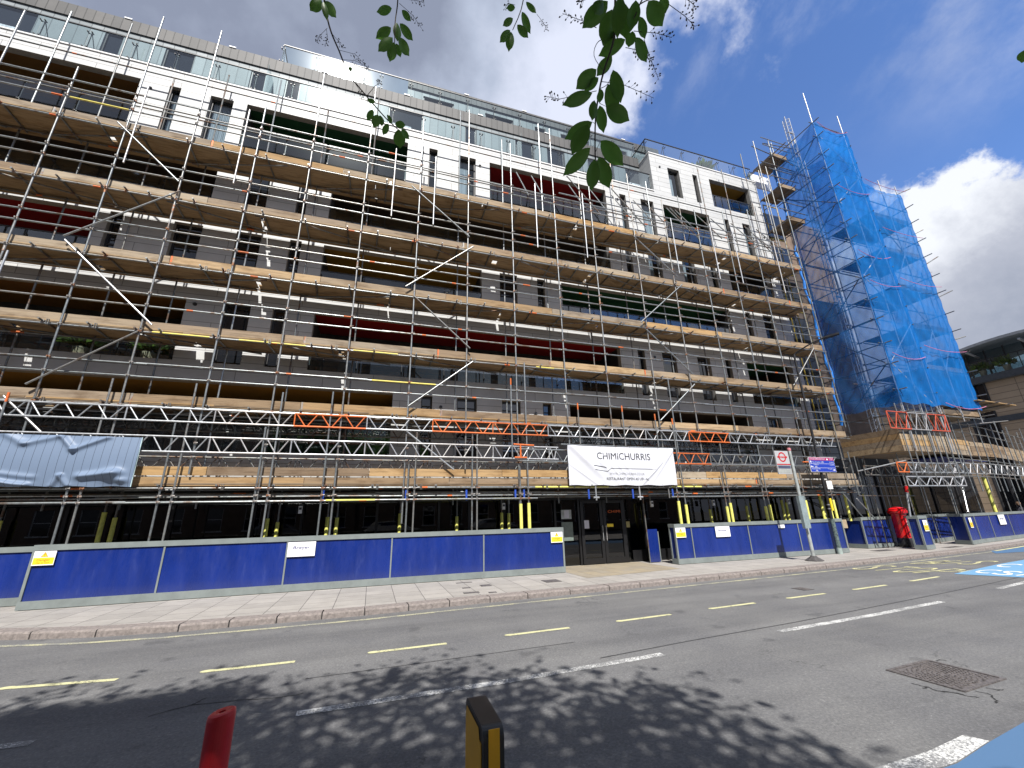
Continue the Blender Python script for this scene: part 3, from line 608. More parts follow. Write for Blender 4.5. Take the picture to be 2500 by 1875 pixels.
for k in range(7):
    z=3.2+k*2.35
    f=MB(); f.box(21.2,22.9,15.12,15.19,z,z+1.7); fo=f.build('window',MT['frame'],B); gl=MB(); gl.q((21.27,15.115,z+.07),(22.83,15.115,z+.07),(22.83,15.115,z+1.63),(21.27,15.115,z+1.63)); gl.build('pane',MT['pane'],fo)
ws=MB(); ws.box(19.5,21.1,14.0,14.06,19.5,20.45); ws.build('plant_screen',MT['white'],B)
gf=MB(); gf.box(26.3,33.5,15.3,20,0,3.7); gf.build('ground_floor_block',MT['dark'],B)
for k in range(6):
    x=20.6+k*2.1; f=MB(); f.box(x,x+1.9,15.08,15.18,.3,3.2); fo=f.build('window',MT['frame'],B); gl=MB(); gl.q((x+.07,15.07,.37),(x+1.83,15.07,.37),(x+1.83,15.07,3.13),(x+.07,15.07,3.13)); gl.build('pane',MT['pane'],fo)
# ---------------------------------------------------------------- main scaffold
YO=12.40; YI=13.33
S=thing('scaffolding',(4,12.9,0),'tall tube scaffold with timber board decks along the whole front of the apartment block','scaffold')
class Lim:                                     # first 100 of a kind are parts, the rest one part
    def __init__(s,parent): s.n={}; s.rest={}; s.parent=parent
    def add(s,name,fn,mat,smooth=True):
        k=s.n.get(name,0)
        if k<100: m=MB(); fn(m); s.n[name]=k+1; return m.build(name,mat,s.parent,smooth)
        s.rest.setdefault((name,mat.name),(MB(),mat,smooth)); fn(s.rest[(name,mat.name)][0]); return None
    def flush(s):
        names={}
        for (n,mn),(mb,mat,sm) in s.rest.items(): names.setdefault(n,[]).append((mb,mat,sm))
        for n,L in names.items():
            big=MB(); mats=[]
            for mb,mat,sm in L:
                if mat not in mats: mats.append(mat)
                b=len(big.v); big.v+=mb.v; big.f+=[tuple(i+b for i in f) for f in mb.f]; big.mi+=[mats.index(mat)]*len(mb.f)
            o=big.build(n,mats,s.parent,L[0][2]); o['kind']='stuff'
A=Lim(S)
def clamp(m,x,y,z,r=.038):                     # coupler: a short collar with bolt and nut
    m.tube((x,y,z-.028),(x,y,z+.028),r,8); m.box(x-.012,x+.012,y-.075,y-.03,z-.02,z+.02); m.tube((x+.02,y-.07,z),(x+.075,y-.07,z),.009,6); m.tube((x+.055,y-.07,z),(x+.075,y-.07,z),.016,6)
def clamp_h(m,x,y,z,r=.038):
    m.tube((x-.028,y,z),(x+.028,y,z),r,8); m.box(x-.02,x+.02,y-.012,y+.012,z-.08,z-.03); m.tube((x,y-.02,z-.07),(x,y-.075,z-.07),.009,6)
outer=[(-14.7,2.1,17.0),(-12.9,2.1,15.2),(-11.0,2.1,16.4),(-9.35,2.1,14.75),(-7.79,3.6,17.7),(-6.15,3.0,17.8),(-4.40,2.8,15.0),(-2.82,2.1,17.6),(-1.03,1.6,17.2),(.79,1.5,16.2),(2.56,3.0,17.3),(4.26,1.5,16.1),(6.06,3.8,17.5),(7.73,3.8,15.0),(9.73,2.1,16.1),(11.42,3.2,15.1),(13.2,3.2,15.0),(14.9,3.2,15.3),(16.55,2.4,15.8),(18.65,2.4,19.1)]
for x,a,b in outer: A.add('standard',lambda m:m.tube((x,YO,a),(x,YO,b),.0245,10),MT['steel'])
inner=[(-14.5,17.5),(-12.6,16.8),(-10.76,18.0),(-9.15,18.2),(-7.55,16.2),(-6.05,17.0),(-4.42,17.4),(-2.7,16.5),(-.95,17.8),(.85,16.6),(2.37,18.3),(4.2,17.3),(5.97,18.8),(7.8,16.3),(9.6,18.2),(11.5,17.0),(13.3,16.6),(14.95,18.9),(16.6,19.2),(18.3,20.8)]
for x,b in inner: A.add('standard',lambda m:m.tube((x,YI,2.0),(x,YI,b),.0242,8),MT['steel'] if random.random()<.6 else MT['steel_d'])
pairs=[-12.9,-12.6,-11.0,-10.7,-9.2,-8.95,-6.64,-6.39,-4.89,-4.62,-2.87,-2.58,-1.31,-1.02,.90,1.09,2.76,2.91,4.27,4.53,10.03,10.32,12.08,12.26,13.88,14.08,15.95,17.18,17.43]
tops={-6.39:5.13,-4.62:5.13,-2.58:5.03,-1.31:5.14,.90:3.2,1.09:4.06,2.76:4.07,2.91:4.08,4.53:6.57,10.32:6.46,12.26:4.05,14.08:4.05,-4.89:4.1,-2.87:4.05,-1.02:3.1,4.27:3.1,10.03:3.1,17.18:3.9}
for x in pairs: A.add('standard',lambda m:m.tube((x,YO-.055,0),(x,YO-.055,tops.get(x,3.0)),.0242,10),MT['steel'])
sleeve={4.27:(.0,1.98),4.53:(.0,2.0),10.03:(0,1.99),10.32:(0,1.87),12.08:(.0,1.78),12.26:(0,1.90),13.88:(0,1.76),14.08:(0,1.81),15.95:(0,1.95),17.18:(0,1.87),17.43:(0,1.95)}
for x,(a,b) in sleeve.items(): A.add('foam_sleeve',lambda m:m.tube((x,YO-.055,a+.02),(x,YO-.055,b),.050,12),MT['yellow'])
for x,t in ((-6.36,1.95),(-6.12,1.82),(-2.72,1.72),(-2.46,1.62),(-1.2,1.72),(-.95,1.70),(.80,1.78),(2.52,1.66),(3.98,1.74),(4.22,1.72),(-8.6,1.8),(-8.3,1.8),(12.3,1.7),(16.0,2.0),(16.22,1.9),(18.25,1.95),(14.1,1.8)):
    A.add('standard',lambda m:m.tube((x,13.42,0),(x,13.42,2.45),.0242,8),MT['steel_d']); A.add('foam_sleeve',lambda m:m.tube((x,13.42,.02),(x,13.42,t),.050,12),MT['yellow'])
# short uprights that carry the handrails, and bare stub tubes
for x,a,b in ((-7.56,11.6,14.6),(-4.81,11.6,14.6),(-.12,11.48,14.41),(1.3,11.45,14.46),(5.24,11.3,14.3),(7.34,11.25,14.34),(11.71,11.3,14.13),(13.9,11.4,14.32),(17.7,11.3,14.14),(-9.22,7.6,8.3),(15.2,11.4,14.2)):
    A.add('standard',lambda m:m.tube((x,YO-.06,a),(x,YO-.06,b),.0242,10),MT['alu'])
for x,a,b in ((4.02,3.38,5.95),(6.40,3.8,5.25),(8.13,3.8,5.26),(9.47,3.84,5.03),(-8.2,3.75,4.62),(10.2,3.2,4.9)):
    A.add('standard',lambda m:m.tube((x,YO-.11,a),(x,YO-.11,b),.0242,10),MT['steel']); A.add('painted_tube_end',lambda m:m.tube((x,YO-.11,b-.22),(x,YO-.11,b+.005),.0252,10),MT['orange'])
# lifts
LZ=[2.48,4.50,6.49,8.55,10.71,12.86]
XA,XB=-15.4,19.4
def runs(x0,x1,seed,L=(5.4,6.4)):
    rr=random.Random(seed); xs=[x0]; 
    while xs[-1]<x1-2: xs.append(min(x1,xs[-1]+rr.uniform(*L)*(.6 if len(xs)==1 else 1)))
    xs[-1]=x1; return list(zip(xs[:-1],xs[1:]))
def rail(name,y,z,seed,x0=XA,x1=XB,mats=('steel',),wob=.012):
    rr=random.Random(seed)
    for a,b in runs(x0,x1,seed):
        mt=MT[rr.choice(mats)]; dz=rr.uniform(-wob,wob); dy=rr.uniform(-.008,.008); ov=.12
        A.add(name,lambda m:m.tube((a-ov,y+dy,z+dz),(b+ov,y+dy,z+dz),.0242,10),mt)
        if rr.random()<.55:
            xx=rr.uniform(a+.5,b-.5); A.add('marker_band',lambda m:m.tube((xx,y+dy,z+dz),(xx+rr.uniform(.12,.3),y+dy,z+dz),.0262,10),MT['orange'])
for i,L in enumerate(LZ):
    rail('ledger',YO+.05,L,10+i); rail('ledger',YI-.03,L+.01,30+i,mats=('steel','steel_d'))
    if i>0:
        rail('guard_rail',YO+.05,L+.75,50+i); rail('guard_rail',YO+.05,L+1.10,70+i)
rail('guard_rail',YO-.05,14.17,91,-15.4,1.2); rail('guard_rail',YO-.05,14.12,92,6.4,17.9)
rail('ledger',YI,16.25,93,mats=('steel_d',)); rail('ledger',YI,14.7,94,mats=('steel_d',))
rail('ledger',YO-.055,2.14,96,-15.4,4.7); rail('ledger',YO-.055,2.14,97,9.9,17.5)
for zz,yy in ((2.32,12.8),(2.2,13.1),(2.38,13.2),(2.25,12.6)): rail('ledger',yy,zz,int(zz*100),mats=('steel_d','steel'))
A.add('painted_tube_end',lambda m:m.tube((-1.2,YO-.055,2.14),(.2,YO-.055,2.14),.0256,10),MT['yellow']); A.add('painted_tube_end',lambda m:m.tube((1.3,YO-.055,2.14),(2.6,YO-.055,2.14),.0256,10),MT['yellow']); A.add('painted_tube_end',lambda m:m.tube((3.4,YO-.055,2.14),(4.6,YO-.055,2.14),.0256,10),MT['yellow']); A.add('painted_tube_end',lambda m:m.tube((4.8,YO+.05,2.48),(7.4,YO+.05,2.48),.0268,10),MT['yellow']); A.add('painted_tube_end',lambda m:m.tube((9.9,YO+.05,2.48),(11.2,YO+.05,2.48),.0268,10),MT['yellow'])
for a,b,z in ((-5.9,-4.6,6.5),(-3.9,-2.2,6.5),(-.9,.4,6.5),(5.0,6.6,6.5),(-.3,1.6,5.6),(-9.3,-7.9,13.62)): A.add('painted_tube_end',lambda m:m.tube((a,YO+.05,z),(b,YO+.05,z),.0262,10),plain('tube_yellow',(.7,.6,.12),.5) if z==6.5 and a==-5.9 else bpy.data.materials.get('tube_yellow') or MT['yellow'])
# decks: transoms, planks, toe boards
rr=random.Random(44)
trs=[]
for i,L in enumerate(LZ):
    x=XA+.2
    while x<XB-.1:
        trs.append((i,x)); x+=rr.choice([.55,.95,1.2,1.25])
trs.sort(key=lambda t:-t[0])
for i,x in sorted(trs,key=lambda t:abs(t[1]+2)+abs(t[0]-4)*2):
    L=LZ[i]+.05; dx=rr.uniform(-.07,.07); e=rr.uniform(.0,.07); mt=MT['steel_d'] if rr.random()<.5 else MT['steel']
    A.add('transom',lambda m:m.tube((x,YO-.07-e,L),(x+dx,YI+.12,L),.0242,8),mt)
    A.add('coupler',lambda m:(m.tube((x,YO+.015,L),(x,YO+.085,L),.036,8),m.box(x-.018,x+.018,YO-.0,YO+.03,L-.075,L-.03)),MT['coupler'],False)
    if rr.random()<.3: A.add('board_clip',lambda m:(m.box(x+.10,x+.155,YO-.035,YO-.005,L-.11,L-.10),m.box(x+.10,x+.155,YO-.035,YO-.005,L+.02,L+.03),m.box(x+.10,x+.11,YO-.035,YO-.005,L-.10,L+.02),m.box(x+.145,x+.155,YO-.035,YO-.005,L-.10,L+.02)),MT['steel'],False)
for i,L in enumerate(LZ):
    z=L+.05+.026
    xs=[XA]; 
    while xs[-1]<XB-1.5: xs.append(xs[-1]+3.9)
    xs[-1]=min(xs[-1],XB) 
    off=rr.uniform(-1.8,0)
    for k in range(len(xs)):
        a=XA+off+3.9*k; b=min(a+3.9,XB); a=max(a,XA)
        if b-a<.4: continue
        for p in range(5):
            y=YO+.072+p*.218+rr.uniform(-.003,.003); jx=rr.uniform(-.12,.12)
            A.add('deck_board',lambda m:m.box(max(XA,a+jx)+.01,min(XB,b+jx)-.01,y+.002,y+.215,z+rr.uniform(0,.006),z+.040),MT['shadewood'],False)
    # toe boards on the outer face
    off=rr.uniform(-2.5,-.5); x=XA+off; lev=[(L+.05,L+.315)] if i else [(L+.05,L+.265),(L+.31,L+.525)]
    for (z0,z1) in lev:
        x=XA+rr.uniform(-2.5,0)
        while x<XB-.3:
            a=max(x,XA); b=min(x+3.9,XB); dz=rr.uniform(-.008,.008)
            if b-a>.5:
                A.add('toe_board',lambda m:m.box(a+.006,b-.006,YO+.085,YO+.123,z0+dz,z1+dz),MT['wood'],False)
                if rr.random()<.45: A.add('board_end_band',lambda m:m.box(a+.012,a+.062,YO+.082,YO+.126,z0+dz-.002,z1+dz+.002),MT['orange'] if rr.random()<.4 else MT['coupler'],False)
            x+=3.9
# couplers on the outer standards
for i,L in enumerate(LZ):
    for x,a,b in outer:
        for zz in (L-.02,L+.75,L+1.10):
            if a<zz<b: A.add('coupler',lambda m:clamp(m,x,YO,zz),MT['coupler'],False)
for x in pairs:
    for zz in (2.14,2.46,2.28): A.add('coupler',lambda m:clamp(m,x,YO-.055,zz,.040),MT['coupler'],False)
for x,a,b in outer:
    A.add('coupler',lambda m:m.tube((x,YO,(a+b)/2-.12),(x,YO,(a+b)/2+.12),.031,10),MT['coupler'],False)
# face braces (zig-zag), in front of the standards
br=[((-7.99,12.98),(-6.17,11.30)),((-6.07,10.98),(-8.28,8.94)),((-8.22,8.83),(-5.90,6.66)),((-6.15,6.45),(-8.0,4.86)),((.50,12.92),(2.60,11.22)),((2.75,10.84),(.50,8.85)),((.78,8.55),(2.66,6.90)),((2.76,6.45),(.80,4.84)),((.78,4.08),(2.2,2.98)),((9.62,12.75),(11.58,11.12)),((11.74,10.77),(9.45,8.73)),((9.65,8.44),(11.55,6.75)),((11.54,6.34),(9.74,4.82)),((-8.31,4.55),(-7.4,3.70)),((18.6,8.6),(16.8,6.7))]
for n_,((a,b),(c,d)) in enumerate(br): A.add('brace',lambda m:m.tube((a,YO-.06,b),(c,YO-.06,d),.0245,10),MT['alu' if n_ in (2,8,13) else 'steel'])
# plan braces lying under the decks
for i,L in enumerate(LZ[1:]):
    for x in (-13.9,-10.2,-6.4,-2.7,.9,4.6,8.3,12.0,15.6):
        s=1 if (i+int(x))%2 else -1
        A.add('plan_brace',lambda m:m.tube((x,YO+.1 if s>0 else YI-.05,L-.05),(x+2.9,YI-.05 if s>0 else YO+.1,L-.05),.0242,8),MT['steel_d'])
# raking tubes from the top handrail to the wall
for x in (4.9,5.6,7.4,8.5,9.6,10.8,11.5,12.7,13.2,14.5,15.4,16.7,17.6,18.4):
    A.add('raker',lambda m:m.tube((x,YI+.2,15.9),(x+.1,YO+.05,13.75),.0242,8),MT['steel_d'] if x>9 else MT['steel'])
for (a,b),(c,d) in (((7.0,15.7),(8.4,13.8)),((9.2,15.6),(10.6,13.7)),((12.3,15.3),(13.6,13.6)),((16.9,15.2),(18.3,13.5))): A.add('raker',lambda m:m.tube((a,12.9,b),(c,12.7,d),.0242,8),MT['steel_d'])
# lattice girders
def girder(y,x0,x1,z0,z1,seed,oranges=(),mat='alu'):
    x=x0; k=0
    while x<x1-.3:
        xe=min(x+1.87,x1); mt=MT['orange'] if any(a-.3<(x+xe)/2<b+.3 for a,b in oranges) else MT[mat]
        def fn(m):
            m.tube((x,y,z0),(xe,y,z0),.0242,10); m.tube((x,y,z1),(xe,y,z1),.0242,10); m.tube((x+.01,y,z0),(x+.01,y,z1),.018,8)
            n=max(1,round((xe-x)/.62)); w=(xe-x)/n
            for q in range(n):
                u=x+w*q; m.tube((u+.05,y,z1),(u+w*.46,y,z0),.017,8); m.tube((u+w*.54,y,z0),(u+w-.05,y,z1),.017,8)
        A.add('lattice_girder',fn,mt); x=xe; k+=1
girder(YO-.075,-15.3,18.6,4.10,4.44,1,((-1.7,-.3),(2.7,5.0),(10.9,12.6)))
girder(YO-.075,-15.3,5.6,3.34,3.72,2); girder(YO-.075,4.2,18.2,3.27,3.64,4,((10.2,11.0),),'steel')
girder(YI-.02,-15.3,18.6,4.05,4.40,3,(),'steel_d'); girder(YI-.02,-15.3,18.6,3.0,3.34,3,(),'steel_d')
A.add('painted_tube_end',lambda m:(m.tube((4.07,YO-.10,3.78),(4.75,YO-.10,3.76),.027,10),m.tube((4.3,YO-.10,3.4),(4.3,YO-.10,3.78),.027,10),m.tube((4.1,YO-.10,3.37),(4.5,YO-.10,3.37),.027,10)),MT['orange'])
A.add('painted_tube_end',lambda m:m.tube((16.2,YO-.12,3.42),(17.2,YO-.12,3.42),.027,10),MT['orange'])
# jacks and hangers under the gantry
for x in (-1.2,.95,2.68,4.2,4.48,6.7,8.35,9.95):
    A.add('prop_hanger',lambda m:(m.tube((x-.08,YO-.02,2.1),(x-.08,YO-.02,2.4),.03,8)),plain('blue_prop',(.02,.07,.4),.5) if x==-1.2 else bpy.data.materials['blue_prop'])
for x in (6.85,8.5): A.add('prop_hanger',lambda m:(m.tube((x,YO-.08,2.05),(x,YO-.08,2.58),.026,8),m.tube((x-.1,YO-.08,2.14),(x+.1,YO-.08,2.14),.03,8)),MT['alu'])
A.flush()
# ---------------------------------------------------------------- lamps under the gantry
for x,y,l in ((-1.9,13.2,'leftmost white security light under the gantry, above the long hoarding'),(3.98,13.2,'white security light under the gantry left of the entrance doors'),(9.55,13.2,'white security light just right of the entrance doors'),(12.3,13.2,'white security light behind the first yellow tubes of the middle hoarding'),(16.1,13.2,'rightmost white security light, high behind the bus stop pole')):
    t=thing('security_light',(x,y,1.92),l,'light','white security lights under the gantry')
    m=MB(); m.box(x-.045,x+.045,y-.04,y+.03,1.83,2.03); m.build('lamp_housing',MT['white'],t); m=MB(); m.box(x-.035,x+.035,y-.046,y-.04,1.93,1.99); m.build('lens',MT['frame'],t); m=MB(); m.tube((x,y,2.03),(x,y,2.3),.012); m.build('bracket',MT['frame'],t)
# ---------------------------------------------------------------- banner, tarpaulin
def cloth(name,x0,x1,z0,z1,y,fn,mat,nx=150,nz=60,skew=(0,0)):
    m=MB(); 
    for j in range(nz+1):
        for i in range(nx+1):
            u=i/nx; v=j/nz; x=x0+(x1-x0)*u+(skew[0]*(1-v) if u>.5 else 0)*(u-.5)*2; z=z0+(z1-z0)*v
            dx,dy,dz=fn(u,v); m.v.append((x+dx,y-dy,z+dz))
    for j in range(nz):
        for i in range(nx):
            a=j*(nx+1)+i; m.f.append((a,a+1,a+nx+2,a+nx+1)); m.mi.append(0)
    return m
def gauss(t,w): return math.exp(-(t/w)**2)
def ban(u,v):
    d=.035*math.sin(math.pi*v)*.6
    for (u0,v0,sl,w,h) in ((.05,.95,1.25,.05,.045),(.16,.62,1.3,.04,.035),(.30,.55,1.5,.03,.035),(.38,.5,1.6,.013,.024),(.45,.5,1.7,.012,.02),(.52,.48,1.6,.012,.018),(.86,.6,-1.2,.018,.03),(.93,.7,-1.5,.014,.028),(.78,.35,-1.1,.016,.02),(.14,.25,.9,.014,.024)):
        t=(u-u0)-(v0-v)/sl*.42; d+=h*gauss(t,w)*min(1,max(0,1-abs(v-v0)*1.3))
    e=(1-v)**8*.012*math.sin(u*math.pi*9)
    return 0,d,e-.012*math.sin(math.pi*u)*(v**6)
bm=cloth('b',5.90,10.02,2.52,3.80,12.27,ban,None)
bn=thing('banner',(7.96,12.27,3.1),'white restaurant banner with black lettering tied to the scaffold above the entrance','banner')
bm.build('banner_sheet',MT['banner'],bn,True)
def ban_y(x,z):
    u=(x-5.90)/4.12; v=(z-2.52)/1.28; return 12.27-ban(u,v)[1]
def drape(o):
    for v in o.data.vertices:
        w=v.co+Vector(bn.location); v.co.y=ban_y(w.x,w.z)-.006-bn.location.y
for s,x,z,h,w,m_,st in (('CHIMICHURRIS',6.95,3.36,.225,2.08,'ink',.0),('WWW.CHIMICHURRIS.CO.UK',7.37,2.85,.082,1.36,'greyink',.0),('RESTAURANT OPEN AS USUAL',7.25,2.685,.084,1.62,'ink',.004)):
    o=text('lettering',s,(x,12.2,z),(1,0,0),(0,0,1),h,w,MT[m_],bn,stroke=st)
    import bmesh
    b_=bmesh.new(); b_.from_mesh(o.data); bmesh.ops.subdivide_edges(b_,edges=[e for e in b_.edges if e.calc_length()>.03],cuts=2,use_grid_fill=False); b_.to_mesh(o.data); b_.free(); drape(o)
fk=MB()
def stroke(P,w=.011):
    P=[Vector((p[0],p[1])) for p in P]; Q=[]
    for a,b in zip(P[:-1],P[1:]):
        n=max(1,int((b-a).length/.04)); Q+= [a.lerp(b,k/n) for k in range(n)]
    Q.append(P[-1])
    for a,b in zip(Q[:-1],Q[1:]):
        t=(b-a).normalized(); n=Vector((-t.y,t.x))*w
        c=[a-n,b-n,b+n,a+n]; fk.q(*[(p.x,ban_y(p.x,p.y)-.006,p.y) for p in c])
stroke([(6.80,3.16),(7.22,3.10),(7.26,3.07)]); stroke([(6.84,3.02),(7.30,2.965),(7.37,3.02),(7.45,3.065),(9.18,3.055)],.0075)
fk.build('fork_drawing',MT['ink'],bn)
tr_=MB(); tr_.tube((5.7,12.31,3.83),(10.2,12.31,3.80),.0242,10); tr_.build('top_tube',MT['steel'],bn,True)
gm=MB()
for k in range(8):
    x=5.98+k*.57; gm.tube((x,12.25,3.77),(x+.02,12.32,3.86),.004,5); gm.tube((x,12.25,2.55),(x,12.33,2.46),.004,5)
gm.build('cable_tie',MT['frame'],bn)
def tar(u,v):
    d=.05*math.sin(math.pi*v)
    X=u*5.6
    for (uu,vv,sx,sz,h) in ((.93,.22,.035,.12,.10),(.965,.12,.02,.06,.06)): d+=h*gauss((u-uu)/1,sx)*gauss(v-vv,sz)
    def ridge(u0,v0,u1,v1,w,h):
        ax,az=u0,v0; bx,bz=u1,v1; L2=((bx-ax)*3)**2+(bz-az)**2; t=max(0,min(1,((u-ax)*(bx-ax)*9+(v-az)*(bz-az))/L2)); px=ax+(bx-ax)*t; pz=az+(bz-az)*t
        dd=math.hypot((u-px)*3,v-pz); return h*math.exp(-(dd/w)**2)
    d+=ridge(.42,.75,.53,.12,.10,.12)+ridge(.53,.12,.66,.03,.05,.09)+ridge(.73,.98,.78,.72,.035,.06)+ridge(.78,.72,.88,.98,.04,.055)+ridge(.55,1,.62,.82,.05,.04)+ridge(.62,.82,.72,.98,.05,.04)+ridge(.74,.02,.76,.22,.03,.05)+ridge(.76,.22,.79,.02,.03,.05)+ridge(.83,.2,.94,.28,.06,.09)+ridge(.5,.3,.67,.18,.05,.03)+ridge(.15,.9,.3,.3,.1,.1)+ridge(.3,.3,.38,.05,.06,.08)
    return 0,d,.02*math.sin(u*math.pi*8)**2*(1-v)**6
tt=thing('tarpaulin',(-8,12.2,3),'crumpled grey-blue tarpaulin with thin vertical stripes tied to the scaffold at far left','tarpaulin')
cloth('t',-11.1,-5.45,2.49,3.66,12.27,tar,None,260,70,(-.0,0)).build('sheet',MT['tarp'],tt,True)
h=MB(); h.box(-5.455,-5.44,12.24,12.262,2.49,3.66); h.build('hem',plain('pale_hem',(.45,.6,.62),.5),tt)
gm=MB()
for k in range(9): gm.tube((-10.9+k*.68,12.23,3.66),(-10.9+k*.68,12.33,3.74),.004,5)
gm.build('cable_tie',MT['frame'],tt)
# ---------------------------------------------------------------- hoardings
def hoarding(name_loc,label,runs_,group='blue site hoardings'):
    t=thing('hoarding',name_loc,label,'hoarding',group)
    for (a,b,H,joints,backface) in runs_:
        a=Vector(a);b=Vector(b); u=(b-a).normalized(); n=Vector((u.y,-u.x)); L=(b-a).length
        if n.y>0 and abs(u.x)>.5: n=-n
        def P(s,d,z): p=a+u*s+n*d; return Vector((p.x,p.y,z))
        js=[0]+[j for j in joints]+[L]
        for s0,s1 in zip(js[:-1],js[1:]):
            m=MB(); m.obox(P(s0+.003,-.03,.08),u.to_3d(),(-n).to_3d(),(0,0,1),s1-s0-.006,.018,H-.16); m.build('panel',MT['blue'],t)
        for s in js[1:-1]:
            m=MB(); m.obox(P(s-.018,-.008,.17),u.to_3d(),(-n).to_3d(),(0,0,1),.036,.02,H-.17-.115); m.build('joint_strip',MT['trim'],t)
        m=MB(); m.obox(P(0,0,.17),u.to_3d(),(-n).to_3d(),(0,0,1),.05,.028,H-.17-.115); m.build('end_strip',MT['trim'],t)
        m=MB(); m.obox(P(L-.05,0,.17),u.to_3d(),(-n).to_3d(),(0,0,1),.05,.028,H-.17-.115); m.build('end_strip',MT['trim'],t)
        m=MB(); m.obox(P(0,.004,H-.115),u.to_3d(),(-n).to_3d(),(0,0,1),L,.12,.115)
        for q in range(int(L/2.4)): m.obox(P(2.4*q+1.9,.006,H-.114),u.to_3d(),(-n).to_3d(),(0,0,1),.003,.01,.113)
        m.build('top_rail',MT['trim'],t)
        m=MB(); m.obox(P(0,.006,.012),u.to_3d(),(-n).to_3d(),(0,0,1),L,.032,.16); m.build('base_rail',MT['trim'],t)
    return t
HY=12.2
hoarding((-.6,HY,0),'longest blue hoarding with five panels, in front of the shop windows at left',[((-6.85,HY),(5.57,HY),1.27,[2.35,4.9,7.41,9.93],False)])
hoarding((-9,13,0),'blue hoarding in shade at the far left edge, set back behind the longest hoarding',[((-14,12.95),(-6.95,12.95),1.22,[2.4,4.8],False)])
hp=thing('hoarding',(9.35,13.1,0),'narrow blue hoarding panel at right of the entrance doors, half in shadow','hoarding','blue site hoardings')
m=MB(); m.box(9.16,9.56,13.09,13.11,.02,1.08); m.build('panel',MT['blue'],hp); m=MB(); m.box(9.56,9.59,13.07,13.12,.02,1.0); m.build('end_strip',MT['trim'],hp); m=MB(); m.tube((9.14,13.08,0),(9.12,13.08,2.2),.022,8); m.build('post',MT['steel_d'],hp)
hoarding((13.5,HY,0),'blue hoarding with four panels behind the bus stop pole',[((9.60,HY),(17.45,HY),1.25,[.68,3.13,5.5],False),((9.59,12.5),(9.60,HY+.01),1.25,[],False)])
hoarding((20,13.1,0),'blue hoarding set back behind the post box',[((17.6,12.95),(19.5,13.9),1.22,[],False),((19.55,13.9),(19.65,12.95),1.22,[],False),((19.65,12.95),(23.8,13.2),1.24,[1.9],False),((23.8,13.2),(27.5,13.95),1.24,[1.9],False)])
hoarding((21,11.7,0),'short box-shaped blue hoarding right of the post box',[((20.70,11.52),(21.34,11.57),1.27,[],False),((20.64,11.88),(20.70,11.53),1.27,[],False),((21.34,11.58),(21.36,11.9),1.27,[],False)])
hoarding((30,12.9,0),'long blue hoarding curving away at the right edge',[((24.62,11.98),(25.82,12.22),1.27,[],False),((25.85,12.27),(34.5,13.6),1.27,[1.8,4.2,6.6],False),((34.5,13.6),(46,17.0),1.27,[2.4,4.8,7.2,9.6],False),((24.66,12.6),(24.61,12.0),1.27,[],False)])
# signs on the hoardings
def danger(x,z,w,h,label,y=HY,u=(1,0,0)):
    U_=Vector(u).normalized(); nrm=Vector((U_.y,-U_.x,0)); 
    t=thing('warning_sign',(x,y,z),label,'warning sign','danger signs on the hoardings'); o=Vector((x,y,z))+nrm*.016
    def P(a,b,d=0): return o+U_*a+Vector((0,0,-b))+nrm*d
    m=MB(); m.q(P(0,0),P(0,h),P(w,h),P(w,0)); m.q(P(0,0,-.008),P(w,0,-.008),P(w,0),P(0,0)); m.build('board',MT['white'],t)
    m=MB(); e=w*.03; m.q(P(e,h*.46,.002),P(e,h*.93,.002),P(w-e,h*.93,.002),P(w-e,h*.46,.002)); m.build('yellow_field',MT['signyellow'],t)
    m=MB(); m.q(P(w*.33,h*.41,.002),P(w*.67,h*.41,.002),P(w*.5,h*.05,.002)); m.build('triangle_border',MT['amberink'],t)
    m=MB(); m.q(P(w*.375,h*.385,.003),P(w*.625,h*.385,.003),P(w*.5,h*.12,.003)); m.build('triangle',MT['signyellow'],t)
    m=MB(); m.q(P(w*.49,h*.30,.004),P(w*.51,h*.30,.004),P(w*.52,h*.18,.004),P(w*.48,h*.18,.004)); m.q(P(w*.487,h*.355,.004),P(w*.513,h*.355,.004),P(w*.513,h*.325,.004),P(w*.487,h*.325,.004)); m.build('exclamation_mark',MT['ink'],t)
    text('lettering','Danger',P(w*.2,h*.69,.004),U_,(0,0,1),h*.155,w*.6,MT['amberink'],t); text('lettering','Men at work',P(w*.2,h*.86,.004),U_,(0,0,1),h*.085,w*.6,MT['amberink'],t)
danger(-6.80,1.145,.37,.285,'yellow and white danger sign at the left end of the longest hoarding')
danger(5.14,1.145,.38,.30,'yellow and white danger sign at the right end of the longest hoarding')
danger(9.62,1.13,.40,.31,'yellow danger sign at the left end of the hoarding behind the bus stop')
danger(20.95,1.10,.30,.42,'tall narrow danger sign on the box-shaped hoarding right of the post box',11.545,(.64,.05,0))
danger(24.95,1.10,.34,.42,'yellow and white danger sign on the hoarding at far right',12.045,(1.2,.24,0))
